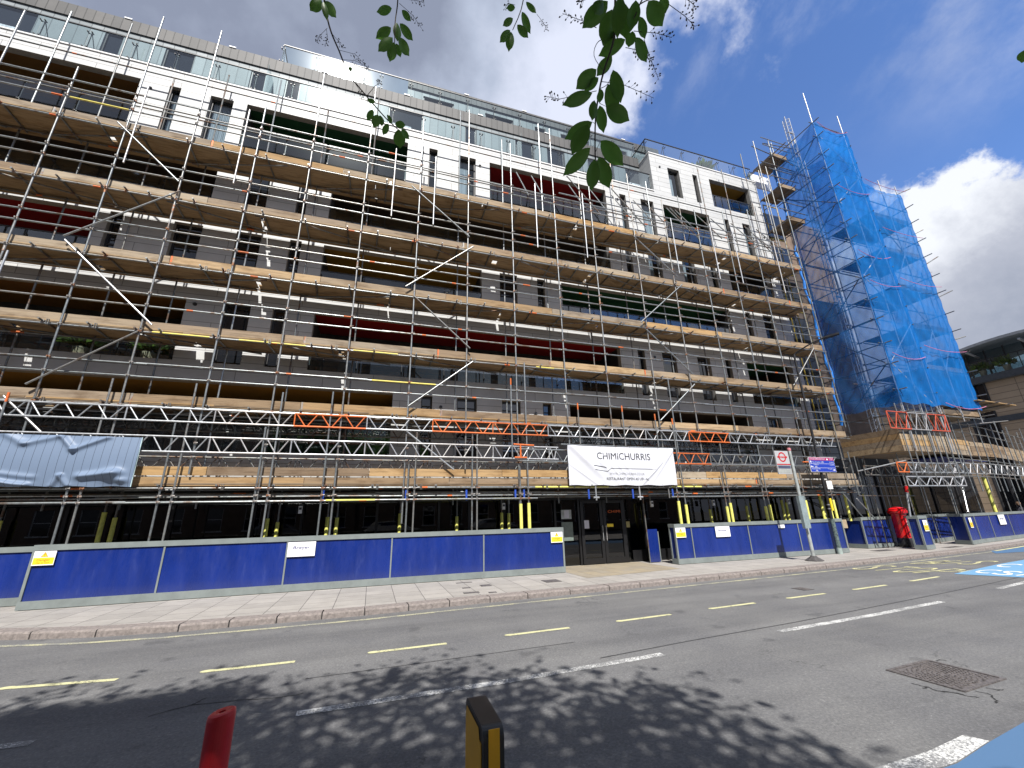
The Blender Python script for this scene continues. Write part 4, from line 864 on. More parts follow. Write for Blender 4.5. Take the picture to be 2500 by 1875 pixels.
def company(x,z,w,h,label,y=HY,u=(1,0,0),full=True):
    U_=Vector(u).normalized(); nrm=Vector((U_.y,-U_.x,0)); t=thing('company_sign',(x,y,z),label,'sign','white company signs on the hoardings'); o=Vector((x,y,z))+nrm*.016
    def P(a,b,d=0): return o+U_*a+Vector((0,0,-b))+nrm*d
    m=MB(); m.q(P(0,0),P(0,h),P(w,h),P(w,0)); m.q(P(0,0,-.008),P(w,0,-.008),P(w,0),P(0,0)); m.build('board',MT['white'],t)
    for s,a,b,hh,ww in (('Breyer',.2,.48,.2,.6),('b',.47,.17,.11,.05),('Head Office',.27,.62,.06,.22),('Out of hours',.27,.74,.06,.24),('www.breyergroup.co.uk',.13,.88,.07,.74)):
        text('lettering',s,P(w*a,h*b,.002),U_,(0,0,1),h*hh,w*ww,MT['navyink'] if s=='Breyer' else MT['greyink'],t,stroke=.012 if s=='Breyer' else 0)
company(-1.93,1.135,.63,.34,'white company sign beside the third panel of the longest hoarding')
company(11.26,1.125,.62,.34,'white company sign on the hoarding behind the bus stop pole')
company(28.6,1.15,.8,.45,'white company sign on the hoarding at far right',12.69,(8.65,1.33,0))
nt_=MB(); nt_.box(14.12,14.42,HY-.02,HY-.012,.99,1.105); tag(nt_.build('torn_notice',MT['white']),'small torn white notice on the hoarding left of the bus stop timetable','notice')
nt_=MB(); nt_.box(18.25,18.55,12.80,12.83,.85,1.18); tag(nt_.build('kraft_notice',MT['planter']),'brown card notice at the right end of the hoarding behind the bus stop','notice')
# ---------------------------------------------------------------- post box
pb=thing('post_box',(21.62,12.7,0),'red cylindrical pillar post box with a black base','post box')
c=(21.62,12.7,0)
m=MB(); m.lathe(c,[(.27,0),(.275,.02),(.27,.35),(.26,.37)],32); m.build('base',MT['black'],pb,True)
m=MB(); m.lathe(c,[(.255,.36),(.255,1.30),(.27,1.32),(.27,1.35)],32); m.build('body',MT['red'],pb,True)
m=MB(); m.lathe(c,[(.27,1.34),(.33,1.37),(.345,1.41),(.345,1.47),(.31,1.50),(.325,1.53),(.27,1.58),(.12,1.62),(0.001,1.63)],32); m.build('cap',MT['red'],pb,True)
m=MB(); m.box(21.50,21.74,12.42,12.46,.45,1.15); m.build('collection_door',MT['red'],pb); m=MB(); m.box(21.50,21.74,12.43,12.46,1.20,1.245); m.build('posting_slot',MT['black'],pb); m=MB(); m.box(21.55,21.67,12.412,12.42,.85,1.05); m.build('collection_plate',MT['white'],pb)
# ---------------------------------------------------------------- bus stop
bs=thing('bus_stop',(13.98,10.98,0),'grey bus stop pole with a red ring symbol on its flag and a timetable case','bus stop')
bx,by=13.98,10.98
m=MB(); m.lathe((bx,by,0),[(.27,.0),(.27,.02),(.19,.07),(.10,.13),(.09,.15)],8); m.build('foot',MT['rubber'],bs)
m=MB(); m.tube((bx,by,.1),(bx-.02,by,3.62),.055,20,.05); m.build('pole',MT['polegrey'],bs,True)
m=MB(); m.lathe((bx-.02,by,3.62),[(.06,0),(.06,.08),(.03,.1)],16); m.build('pole_cap',plain('pink_cap',(.5,.18,.2),.5),bs,True)
fx0,fx1=13.22,13.84
m=MB(); m.box(fx0,fx1,by-.022,by+.022,2.80,3.60); m.build('flag',plain('flag_white',(.42,.42,.43),.4,var=.02),bs)
def ring(m,cx,cz,r0,r1,y,n=40):
    for k in range(n):
        a=2*math.pi*k/n;b=2*math.pi*(k+1)/n; m.q(*[(cx+r*math.cos(t),y,cz+r*math.sin(t)) for r,t in ((r0,a),(r1,a),(r1,b),(r0,b))])
fy=by-.024
m=MB(); ring(m,13.53,3.385,.125,.172,fy); m.box(13.31,13.75,fy-.003,fy-.001,3.355,3.415); m.build('ring_symbol',MT['roundel'],bs)
text('lettering','BUS STOP',(13.42,fy-.006,3.372),(1,0,0),(0,0,1),.028,.22,MT['white'],bs)
m=MB(); m.box(fx0+.01,fx1-.01,fy-.003,fy-.001,3.115,3.15); m.build('flag_stripe',MT['roundel'],bs); m=MB(); m.box(fx0+.03,fx1-.02,fy-.003,fy-.001,2.99,3.09); m.build('stop_name_panel',plain('slate_panel',(.06,.07,.12),.5),bs)
m=MB(); m.box(fx0+.03,fx1-.02,fy-.002,fy-.0008,2.83,2.97); m.build('route_panel',plain('grey_panel',(.32,.33,.31),.5),bs)
m=MB(); m.box(13.66,13.92,by-.20,by-.10,1.02,2.06); m.build('timetable_case',plain('case_grey',(.22,.27,.28),.5),bs); m=MB()
for z in (1.2,1.9): m.box(13.88,14.0,by-.14,by,z,z+.03)
m.build('case_bracket',MT['polegrey'],bs)
# ---------------------------------------------------------------- street lamp with its signs
lp=thing('street_lamp',(16.74,12.07,0),'tall black street lamp with a peeling lower column behind the bus stop','street lamp')
m=MB(); m.tube((16.74,12.07,0),(16.74,12.07,1.25),.085,16,.075); m.build('base_column',plain('peeling_green_paint',(.10,.14,.135),.5,var=.3,scale=18,c2=(.02,.02,.02)),lp,True)
m=MB(); m.tube((16.74,12.07,.0),(16.74,12.07,.22),.09,16,.088); m.build('pale_band',plain('pale_band',(.30,.36,.34),.6),lp,True)
m=MB(); m.tube((16.74,12.07,1.25),(16.85,12.05,8.0),.055,14,.042); m.build('upper_column',MT['black'],lp,True)
m=MB(); m.path([(16.85,12.05,7.98),(16.9,11.95,8.08),(17.1,11.4,8.28),(17.35,10.9,8.4)],.03,10); m.build('arm',MT['black'],lp,True)
m=MB(); m.obox((17.28,11.0,8.36),(.35,-.6,.06),(.6,.35,0),(0,0,1),.55,.20,.07); m.build('lamp_head',MT['black'],lp)
for z in (1.6,1.75): 
    m=MB(); m.tube((16.745,12.07,z),(16.745,12.07,z+.04),.066,14); m.build('steel_band',MT['alu'],lp,True)
m=MB(); m.tube((16.77,11.98,1.55),(16.77,11.98,2.0),.045,12); m.build('yellow_box',MT['signyellow'],lp,True)
ds=thing('direction_sign',(16.8,12.0,3.3),'blue cycle route direction sign with a magenta header on the lamp column','direction sign')
U_=Vector((1,0,0.02)).normalized(); dy=11.96
m=MB(); m.box(16.12,17.48,dy,dy+.02,3.0,3.57); m.build('border',MT['white'],ds); m=MB(); m.box(16.13,17.47,dy-.004,dy-.001,3.01,3.56); m.build('panel',MT['signblue'],ds)
m=MB(); m.box(16.13,17.47,dy-.007,dy-.005,3.45,3.56); m.build('header',MT['signpink'],ds)
m=MB(); m.box(16.14,17.46,dy-.007,dy-.005,3.315,3.322); m.box(16.14,17.46,dy-.007,dy-.005,3.155,3.162); m.build('divider',MT['white'],ds)
for s,x,z,h,w in (('CYCLE SUPERHIGHWAY',16.17,3.475,.055,.82),('CS7',17.25,3.475,.055,.17),('City of London',16.26,3.36,.05,.45),('5 mins',17.2,3.36,.05,.22),('Waterloo',16.32,3.26,.045,.27),('6 mins',17.2,3.26,.045,.22),('Southwark Tube',16.18,3.10,.045,.46),('7 mins',17.05,3.10,.045,.2)):
    text('lettering',s,(x,dy-.009,z),(1,0,0),(0,0,1),h,w,MT['signtext'],ds)
m=MB(); y=dy-.009
m.q((17.06,y,3.47),(17.16,y,3.47),(17.11,y,3.54)); m.q((16.155,y,3.39),(16.235,y,3.39),(16.195,y,3.44)); m.box(16.183,16.207,y-.001,y,3.33,3.39)
m.q((16.15,y,3.21),(16.2,y,3.25),(16.2,y,3.17)); m.box(16.2,16.28,y-.001,y,3.20,3.22); m.q((17.44,y,3.08),(17.38,y,3.12),(17.38,y,3.04)); m.box(17.29,17.38,y-.001,y,3.07,3.09)
for cx,cz in ((16.82,3.375),(16.42,3.19),(16.42,3.04)):
    ring(m,cx-.035,cz,.018,.024,y,14); ring(m,cx+.035,cz,.018,.024,y,14); m.q((cx-.03,y,cz),(cx-.01,y,cz+.04),(cx,y,cz+.04),(cx-.02,y,cz)); m.q((cx+.03,y,cz),(cx+.01,y,cz+.045),(cx+.02,y,cz+.045),(cx+.04,y,cz))
m.build('arrow_symbol',MT['white'],ds)
wn=MB(); wn.box(16.80,17.08,11.97,11.985,2.35,2.66); tag(wn.build('parking_notice',MT['white']),'small white notice on the lamp column below the blue direction sign','notice')
# ---------------------------------------------------------------- netted scaffold tower
random.seed(21)
T=thing('scaffold_tower',(22,11.5,0),'tall scaffold tower wrapped in blue netting at the right end of the block','scaffold')
Q=Lim(T)
CX0,CX1,CX2,CX3=20.72,20.85,23.15,26.35; YFt=10.9; YBt=13.15; ZB=5.6; ZT=21.15; ZT2=18.0
verts=[(20.75,13.15,2.5,22.2),(20.82,10.92,3.8,23.35),(20.85,12.0,4.0,21.3),(23.12,10.92,3.8,22.5),(23.12,13.1,2.5,21.5),(23.4,10.98,3.8,18.9),(24.9,11.0,5.2,18.6),(26.35,11.05,5.2,18.6),(24.9,13.0,5,18),(26.35,13.0,5,18.2),(19.45,12.45,5,21.3),(18.2,12.4,14,20.7),(19.2,13.2,4,19.8),(22.0,10.92,3.8,18.0)]
for x,y,a,b in verts: Q.add('standard',lambda m:m.tube((x,y,a),(x,y,b),.0245,10),MT['alu'] if y<11.1 else MT['steel'])
z=5.4; k=0; zl=[]
while z<ZT+.1:
    zl.append(z)
    for dz in (0,.95):
        zz=z+dz
        if zz>ZT+.05: continue
        Q.add('ledger',lambda m:m.tube((20.78,YBt+.6,zz),(20.78,YFt-.35,zz),.0242,8),MT['steel_d']); Q.add('ledger',lambda m:m.tube((23.12,YBt+.3,zz),(23.12,YFt-.15,zz),.0242,8),MT['steel_d'])
        Q.add('ledger',lambda m:m.tube((20.6,YFt+.05,zz+.05),(23.4,YFt+.05,zz+.05),.0242,8),MT['steel']); Q.add('ledger',lambda m:m.tube((20.6,YBt,zz+.05),(23.4,YBt,zz+.05),.0242,8),MT['steel_d'])
        if zz<ZT2:
            Q.add('ledger',lambda m:m.tube((23.3,11.03,zz),(26.6,11.08,zz),.0242,8),MT['steel']); Q.add('ledger',lambda m:m.tube((26.38,10.6,zz+.1),(26.38,13.2,zz+.1),.0242,8),MT['steel_d']); Q.add('ledger',lambda m:m.tube((23.3,13,zz),(26.6,13,zz),.0242,8),MT['steel_d'])
    if z<ZT2-1:
        for p in range(8): Q.add('deck_board',lambda m:m.box(23.35,26.3,11.15+p*.23,11.15+p*.23+.222,z+.08,z+.118),MT['wood'],False)
        Q.add('toe_board',lambda m:m.box(23.3,26.4,11.07,11.1,z+.1,z+.32),MT['wood'],False)
    if z>15.5:
        for p in range(5): Q.add('deck_board',lambda m:m.box(19.5,20.7,12.55+p*.23,12.55+p*.23+.222,z+.05,z+.09),MT['shadewood'],False)
        Q.add('toe_board',lambda m:m.box(19.45,20.7,12.5,12.53,z,z+.22),plain('rust_boards',(.22,.08,.05),.8) if k==1 and 'rust_boards' not in bpy.data.materials else (bpy.data.materials.get('rust_boards') or MT['wood']),False)
        for zz in (z+.5,z+1.0): Q.add('guard_rail',lambda m:m.tube((18.9,12.42,zz),(20.9,12.42,zz),.0242,8),MT['steel'])
        Q.add('transom',lambda m:m.tube((19.5,12.2,z),(19.5,14.2,z),.0242,8),MT['steel_d']); Q.add('transom',lambda m:m.tube((20.3,12.2,z),(20.3,14.2,z),.0242,8),MT['steel_d'])
    s=1 if k%2 else -1
    if z<19.2:
        a,b=(20.85,23.1) if s>0 else (23.1,20.85)
        Q.add('brace',lambda m:m.tube((a,YFt-.06,z+.1),(b,YFt-.06,z+2.15),.0242,8),MT['alu'])
        Q.add('brace',lambda m:m.tube((20.72,YFt+.1 if s>0 else YBt,z+.1),(20.72,YBt if s>0 else YFt+.1,z+2.1),.0242,8),MT['steel_d'])
    if z<16: Q.add('brace',lambda m:m.tube((23.4 if s>0 else 24.9,10.98,z+.1),(24.9 if s>0 else 23.4,10.98,z+2.1),.0242,8),MT['alu']); 
    if k%3==1 and z<15: Q.add('brace',lambda m:m.tube((24.9,11.0,z+.1),(26.35,11.02,z+2.1),.0242,8),MT['alu'])
    z+=2.12; k+=1
for a,b in (((18.4,12.4,19.4),(20.9,12.42,19.4)),((18.0,12.4,20.3),(20.9,12.4,19.9)),((19.45,11.6,20.2),(19.45,13.9,20.1)),((20.2,12.9,20.9),(20.2,14.6,20.9)),((19.2,12.6,21.1),(21.3,12.3,21.0)),((26.2,11.0,18.0),(26.9,10.7,18.3)),((26.3,11.1,13.5),(27.3,10.8,14.1)),((26.3,11.1,11.6),(27.4,10.8,12.1)),((26.3,11.1,15.4),(26.9,10.8,15.7)),((26.3,11.1,9.3),(27.0,10.8,9.5))):
    Q.add('stub_tube',lambda m:m.tube(a,b,.0242,8),MT['steel_d'])
# hoist mast
def mast(x,y,z0,z1,w=.34):
    zz=z0
    while zz<z1:
        ze=min(zz+1.5,z1)
        def fn(m):
            for dx,dy in ((0,0),(w,0),(w/2,w*.8)): m.tube((x+dx,y+dy,zz),(x+dx,y+dy,ze),.021,8)
            n=5; h=(ze-zz)/n
            for q in range(n):
                u=zz+h*q; m.tube((x,y,u),(x+w,y,u+h),.010,6); m.tube((x+w,y,u+h),(x+w/2,y+w*.8,u),.010,6); m.tube((x+w/2,y+w*.8,u),(x,y,u+h),.010,6)
            m.box(x-.05,x+w+.05,y-.03,y+.03,zz,zz+.07)
        Q.add('hoist_mast',fn,MT['alu']); zz+=1.5
mast(20.95,12.2,4.0,23.2)
for z in (7,11.2,15.4,19.6): Q.add('mast_tie',lambda m:(m.tube((20.4,12.25,z),(21.8,12.2,z),.0242,8),m.tube((21,12.2,z),(21.6,13.6,z),.0242,8)),MT['steel_d'])
ym=MT['yellow']
for k in range(6):
    z=5.2+2.35*k; Q.add('mast_gate',lambda m:(m.box(20.9,20.94,14.6,14.64,z,z+2.1),m.box(22.0,22.04,14.6,14.64,z,z+2.1),m.box(20.94,22.0,14.6,14.64,z+2.05,z+2.1),m.box(21.45,21.48,14.6,14.64,z,z+2.05)),bpy.data.materials.get('gate_yellow') or plain('gate_yellow',(.45,.33,.05),.6),False)
# base deck with stacked fascia boards
def boards(x0,y0,x1,y1,zs,mats='wood',L=3.9):
    a=Vector((x0,y0));b=Vector((x1,y1));u=(b-a).normalized();n=Vector((u.y,-u.x)); D_=(b-a).length
    for (z0,z1) in zs:
        s=-random.uniform(0,2)
        while s<D_-.2:
            s0=max(0,s); s1=min(D_,s+L)
            if s1-s0>.25: Q.add('fascia_board',lambda m:m.obox((a+u*s0).to_3d()+Vector((0,0,z0)),u.to_3d(),(-n).to_3d(),(0,0,1),s1-s0-.01,.038,z1-z0-.008),MT['wood'],False)
            s+=L
boards(20.25,13.35,20.22,11.0,[(3.80+.23*k,4.03+.23*k) for k in range(4)])
boards(20.22,11.0,23.4,11.02,[(3.78+.235*k,4.015+.235*k) for k in range(3)])
boards(23.42,11.3,26.3,11.75,[(3.80+.235*k,4.03+.235*k) for k in range(3)])
boards(26.3,11.85,29.5,12.25,[(3.85+.22*k,4.07+.22*k) for k in range(3)]); boards(29.5,12.4,44,15.6,[(3.9+.22*k,4.12+.22*k) for k in range(3)])
for p in range(10): Q.add('deck_board',lambda m:m.box(20.3,23.4,11.05+p*.23,11.05+p*.23+.222,3.80,3.84),MT['wood'],False)
for p in range(6): Q.add('deck_board',lambda m:m.obox((23.4,11.4+p*.23,3.80),(6,1.0,0),(-1,6,0),(0,0,1),6.2,.222,.038),MT['wood'],False)
# lattice girders of the tower
def girder2(p0,p1,z0,z1,n,mt,orn=()):
    a=Vector(p0);b=Vector(p1)
    for k in range(n):
        c=a.lerp(b,k/n); d=a.lerp(b,(k+1)/n); e=c.lerp(d,.5)
        Q.add('lattice_girder',lambda m:(m.tube((c.x,c.y,z0),(d.x,d.y,z0),.0242,8),m.tube((c.x,c.y,z1),(d.x,d.y,z1),.0242,8),m.tube((c.x,c.y,z0),(c.x,c.y,z1),.02,8),m.tube((c.x,c.y,z1),(e.x,e.y,z0),.018,8),m.tube((e.x,e.y,z0),(d.x,d.y,z1),.018,8),m.tube((d.x,d.y,z0),(d.x,d.y,z1),.02,8)),MT[orn[k] if k<len(orn) else mt])
girder2((19.6,10.88),(23.35,10.88),4.66,5.36,6,'alu',('redpaint','redpaint','alu','alu','redpaint','redpaint'))
girder2((19.5,11.0),(23.2,11.0),2.93,3.30,6,'alu',('orange',)); girder2((19.75,10.95),(23.35,10.95),2.40,2.75,5,'alu')
girder2((19.5,12.2),(23.3,12.2),2.93,3.30,6,'steel_d')
girder2((23.4,11.3),(27,11.8),2.98,3.42,5,'alu'); girder2((27,11.8),(33,12.8),3.0,3.46,8,'alu'); girder2((33,12.8),(42,15),3.0,3.5,10,'steel')
for k in range(9): x=20.35+k*.39; Q.add('standard',lambda m:m.tube((x,10.93,2.85 if k%3 else 2.4),(x,10.93,5.75+.1*(k%2)),.0242,8),MT['steel'])
for k in range(16):
    x=23.75+k*.95; y=11.22+ (x-23.4)*.145+ (0 if x<29 else (x-29)*.07); Q.add('standard',lambda m:m.tube((x,y,2.2),(x,y,5.2+(k*37%5)*.14),.0242,8),MT['steel'])
for z in (2.85,3.6,4.85,5.25):
    Q.add('guard_rail',lambda m:m.tube((23.3,11.25,z),(29,12.1,z),.0242,8),MT['steel']); Q.add('guard_rail',lambda m:m.tube((28.6,12.05,z),(44,15.4,z),.0242,8),MT['steel'])
for z in (2.1,2.5): Q.add('ledger',lambda m:m.tube((19.0,12.4,z),(24,13.2,z),.0242,8),MT['steel_d'])
for x,y,a,b in ((19.0,12.35,2.1,3.9),(18.3,13.4,0,2.6),(19.3,13.5,0,3.8),(20.1,12.85,0,3.8),(20.6,12.8,0,3.8),(21.6,13.5,0,3.8),(22.6,13.5,0,3.8),(23.6,13.6,0,3.8),(24.4,13.0,0,3.8),(25.5,13.7,0,3.8),(25.2,12.5,0,3.8),(25.45,12.55,0,3.8),(27.2,13.0,0,3.8),(28.6,13.2,0,3.8),(30.2,13.4,0,3.8),(32,13.6,0,3.8),(34,14.0,0,3.8),(21.0,11.75,0,4.0)):
    Q.add('standard',lambda m:m.tube((x,y,a),(x,y,b),.0242,8),MT['steel'])
Q.add('red_capped_prop',lambda m:m.tube((20.35,11.55,1.25),(20.35,11.4,2.45),.035,10),MT['alu']); Q.add('red_cap',lambda m:m.tube((20.34,11.42,2.18),(20.34,11.38,2.42),.055,12),MT['red'])
for a,b in (((24.2,11.6,1.35),(25.4,12.0,3.3)),((19.2,12.6,2.0),(21.3,13.3,.9)),((18.4,12.6,2.3),(20.3,13.2,1.1)),((19.4,12.4,3.1),(20.3,11.1,3.4)),((23.4,11.3,5.3),(25.0,12.4,3.9)),((27.5,12.2,5.4),(36,14,6.4))):
    Q.add('brace',lambda m:m.tube(a,b,.0242,8),MT['alu'])
Q.add('foam_sleeve',lambda m:m.tube((30.2,13.4,.1),(30.2,13.4,3.0),.075,12),MT['yellow'])
for x in (17.9,19.4,20.6): Q.add('foam_sleeve',lambda m:m.tube((x,13.2,1.1),(x,13.2,2.2),.05,12),MT['yellow'])
# cantilevered loading platform
for p in range(7): Q.add('deck_board',lambda m:m.obox((26.05-.01*p,10.8+p*.225,6.2),(3.4,.2,0),(-.2,3.4,0),(0,0,1),3.5+.1*p,.22,.04),MT['wood'],False)
for x in (26.3,27.4,28.5): Q.add('transom',lambda m:m.tube((x,10.7,6.17),(x+.2,13.2,6.17),.0242,8),MT['steel_d'])
Q.add('blue_sheet',lambda m:m.obox((23.5,11.5,3.62),(6,.95,0),(-.95,6,0),(0,0,1),5,1.2,.06),MT['blue'],False)
Q.flush()
# nets
def net(name,P,z0,z1,label,nx=60,nz=120,amp=.05,seed=0,topsag=0):
    rr=random.Random(seed); m=MB(); pts=[Vector(p) for p in P]; segs=[(pts[i+1]-pts[i]).length for i in range(len(pts)-1)]; Lt=sum(segs)
    ph=[rr.uniform(0,6) for _ in range(6)]
    for j in range(nz+1):
        v=j/nz
        for i in range(nx+1):
            s=Lt*i/nx; k=0
            while k<len(segs)-1 and s>segs[k]: s-=segs[k]; k+=1
            a,b=pts[k],pts[k+1]; p=a.lerp(b,min(1,s/segs[k])); t=(b-a).normalized(); n=Vector((t.y,-t.x))
            edge=math.sin(math.pi*min(1,max(0,s/segs[k])))
            zz=z0+(z1-z0)*v; lift=abs(math.sin(math.pi*(zz-5.4)/2.12))
            d=amp*edge*(.4+1.3*lift)*(.6+.6*math.sin(ph[0]+zz*1.3+s*1.1))+.02*math.sin(s*7+zz*3+ph[1])*edge+.014*math.sin(s*15-zz*8+ph[2])
            m.v.append((p.x+n.x*d,p.y+n.y*d,zz-topsag*edge*(v**6)+ (.05*math.sin(s*5+ph[3])*((1-v)**12))))
    for j in range(nz):
        for i in range(nx):
            a=j*(nx+1)+i; m.f.append((a,a+1,a+nx+2,a+nx+1)); m.mi.append(0)
    o=m.build(name,MT['net'],None,True); tag(o,label,'debris net'); return o
net('debris_net',[(20.66,13.2),(20.70,10.82),(23.2,10.80),(23.22,13.2)],5.75,21.15,'tall blue debris net wrapped round the higher left bay of the scaffold tower',120,170,.07,1,.35)
net('debris_net',[(23.2,10.9),(26.45,10.96),(26.5,13.0)],5.8,18.0,'shorter blue debris net on the right half of the scaffold tower',80,150,.06,2,.25)
rp=thing('net_rope',(20.6,13.2,12),'gathered edge of blue netting hanging down the left side of the scaffold tower','net')
m=MB(); P=[]; rr=random.Random(5); z=20.6
while z>5.1: P.append((20.58+rr.uniform(-.05,.07),13.25+rr.uniform(-.07,.07),z)); z-=.45
for a,b in zip(P[:-1],P[1:]): m.tube(a,b,rr.uniform(.03,.085),7,rr.uniform(.03,.08))
m.build('rope',MT['netrope'],rp,True)
tp=thing('pink_tape',(23,10.7,12),'sagging pink edge tapes of the blue nets on the scaffold tower','tape')
for z,x0,x1,sg in ((21.1,20.85,23.1,.35),(17.0,20.85,23.2,.2),(18.0,23.2,26.4,.15),(13.2,20.85,23.1,.25),(15.0,23.3,26.4,.1),(11.6,21,23.1,.15),(12.1,23.3,26.4,.15),(8.6,23.3,26.4,.15),(8.0,20.9,23.1,.2),(5.9,23.4,26.3,.2)):
    m=MB(); m.path([(x0+(x1-x0)*k/10,10.72,z-sg*4*(k/10)*(1-k/10)) for k in range(11)],.012,6); m.build('tape_line',MT['pinktape'],tp)
an=thing('roof_aerial',(29.5,12.6,14),'small spiky aerial showing beside the right edge of the netted tower','aerial')
# ---------------------------------------------------------------- tan stone building
XS=40.0
tb=thing('stone_building',(XS,16,0),'tan stone office building with a curved glazed top storey at the right edge','building')
wo=[(10.0+0,10.9,z,z+2.6) for z in ()]
m=MB(); m.m=0
cols=[(9.0,12.6),(13.6,13.9),(14.2,16.3),(17.2,20.5)]
def yz(mb,y0,y1,z0,z1,x=XS): mb.q((x,y1,z0),(x,y0,z0),(x,y0,z1),(x,y1,z1))
for a,b in ((6,13.0),(14.0,16.0),(17.3,24)): yz(m,a,b,0.0,6.9); yz(m,a,b,7.3,9.7)
m.build('stone_wall',MT['stone'],tb)
m=MB(); m.box(XS+.12,XS+.2,5.9,24,0,10.2); m.build('window_band',MT['pane'],tb)
for y in (13.0,13.5,14.0,16.0,16.6,17.3):
    m=MB(); m.box(XS-.02,XS+.12,y-.05,y+.05,0,10); m.build('window_mullion',MT['frame'],tb)
m=MB(); m.box(XS-.06,XS+.15,6,24,6.9,7.3); m.box(XS-.35,XS+.2,6,24,9.7,10.15); m.build('floor_band',plain('band_grey',(.07,.08,.09),.5),tb)
gl=MB(); gl.box(XS+.25,XS+.3,6,21,10.15,11.95); gl.build('glazing',MT['clearglass'],tb); gl=MB(); gl.box(XS+7.9,XS+8,6,21,10.15,12.4); gl.build('glazing',MT['clearglass'],tb)
m=MB()
for k in range(17): y=6+k*.95; m.box(XS+.17,XS+.27,y-.04,y+.04,10.15,12.0)
m.build('glazing_mullion',MT['frame'],tb)
gb=MB(); gb.box(XS-.33,XS-.31,6,23,10.15,11.2); gb.build('terrace_glass',MT['glass'],tb)
m=MB(); m.box(XS-.35,XS-.29,6,23,11.2,11.24)
for k in range(14): y=6+k*1.3; m.box(XS-.33,XS-.30,y-.02,y+.02,10.15,11.2)
m.build('terrace_rail',MT['frame'],tb)
m=MB(); n=24
for k in range(n):
    y0=4+18.5*k/n; y1=4+18.5*(k+1)/n; f=lambda y:12.15-.03*(y-14.0)**2
    m.q((XS-1.1,y0,f(y0)),(XS-1.1,y1,f(y1)),(XS+8,y1,f(y1)+.9),(XS+8,y0,f(y0)+.9)); m.q((XS-1.1,y0,f(y0)),(XS-1.1,y1,f(y1)),(XS-1.1,y1,f(y1)+.18),(XS-1.1,y0,f(y0)+.18)); m.q((XS-1.1,y0,f(y0)+.18),(XS-1.1,y1,f(y1)+.18),(XS+8,y1,f(y1)+1.1),(XS+8,y0,f(y0)+1.1))
m.build('curved_roof',plain('roof_grey',(.26,.28,.31),.45,metal=.3),tb)
for k in range(5): m=MB(); y=8+k*2.6; m.obox((XS-1.05,y,11.8-.012*(y-15)**2),(1.3,0,-.25),(0,1,0),(.25,0,1.3),1.5,.12,.1); m.build('roof_bracket',MT['eavesgrey'],tb)
m=MB(); m.box(XS+.4,XS+16,5.9,24,0,9.9); m.build('core',MT['dark'],tb)
def plant(mb,c,r,n,ls=.12,seed=1):
    rr=random.Random(seed)
    for k in range(n):
        d=Vector((rr.gauss(0,1),rr.gauss(0,1),abs(rr.gauss(0,1)))); d.normalize(); p=Vector(c)+d*r*rr.uniform(.2,1); t=(d+Vector((rr.uniform(-.5,.5),rr.uniform(-.5,.5),rr.uniform(-.2,.8)))).normalized(); s=t.cross(Vector((rr.uniform(-1,1),rr.uniform(-1,1),.2))).normalized()
        L=ls*rr.uniform(.6,1.4); w=L*.22; mb.q(p-s*0,p+t*L*.5+s*w,p+t*L,p+t*L*.5-s*w)
for (loc,r,lab,n,sd) in (((16.4,YF+.9,19.95),.55,'spiky green plant in a timber box on the roof terrace, left of the smaller one',420,1),((17.7,YF+.9,19.85),.38,'smaller leafy plant in a timber box on the roof terrace near its right end',260,2)):
    t=thing('potted_plant',(loc[0],loc[1],19.35),lab,'plant','plants on the roof terrace'); m=MB(); m.box(loc[0]-.6,loc[0]+.6,loc[1]-.25,loc[1]+.25,19.33,19.82); m.build('planter_box',MT['planter'],t); m=MB(); plant(m,loc,r,n,.34 if sd==1 else .2,sd); m.build('foliage',MT['leaf2'],t)
for (y,r,lab,sd) in ((14.6,.5,'bushy terrace plant behind glass on the stone building, nearest the right edge',3),(15.8,.45,'bushy terrace plant behind glass on the stone building, nearer the netted tower',4)):
    t=thing('potted_plant',(XS-.1,y,10.15),lab,'plant','plants on the stone building terrace'); m=MB(); m.lathe((XS-.05,y,10.15),[(.15,0),(.2,.4)],12); m.build('pot',MT['planter'],t); m=MB(); plant(m,(XS-.05,y,10.6),r,240,.25,sd); m.build('foliage',MT['leaf2'],t)
# ---------------------------------------------------------------- aerial
m=MB(); m.tube((29.5,12.6,4),(29.5,12.6,14.6),.02,6); m.build('mast',MT['steel_d'],an); m=MB(); m.tube((29.1,12.6,14.2),(30.0,12.5,14.6),.012,6)
for k in range(5): m.tube((29.2+k*.18,12.3,14.25+k*.08),(29.2+k*.18,12.9,14.25+k*.08),.008,5)
m.tube((29.6,12.5,14.4),(29.95,12.5,15.0),.01,5); m.tube((30,12.4,14.3),(30,12.5,15.0),.01,5); m.build('dipole',MT['redpaint'],an)
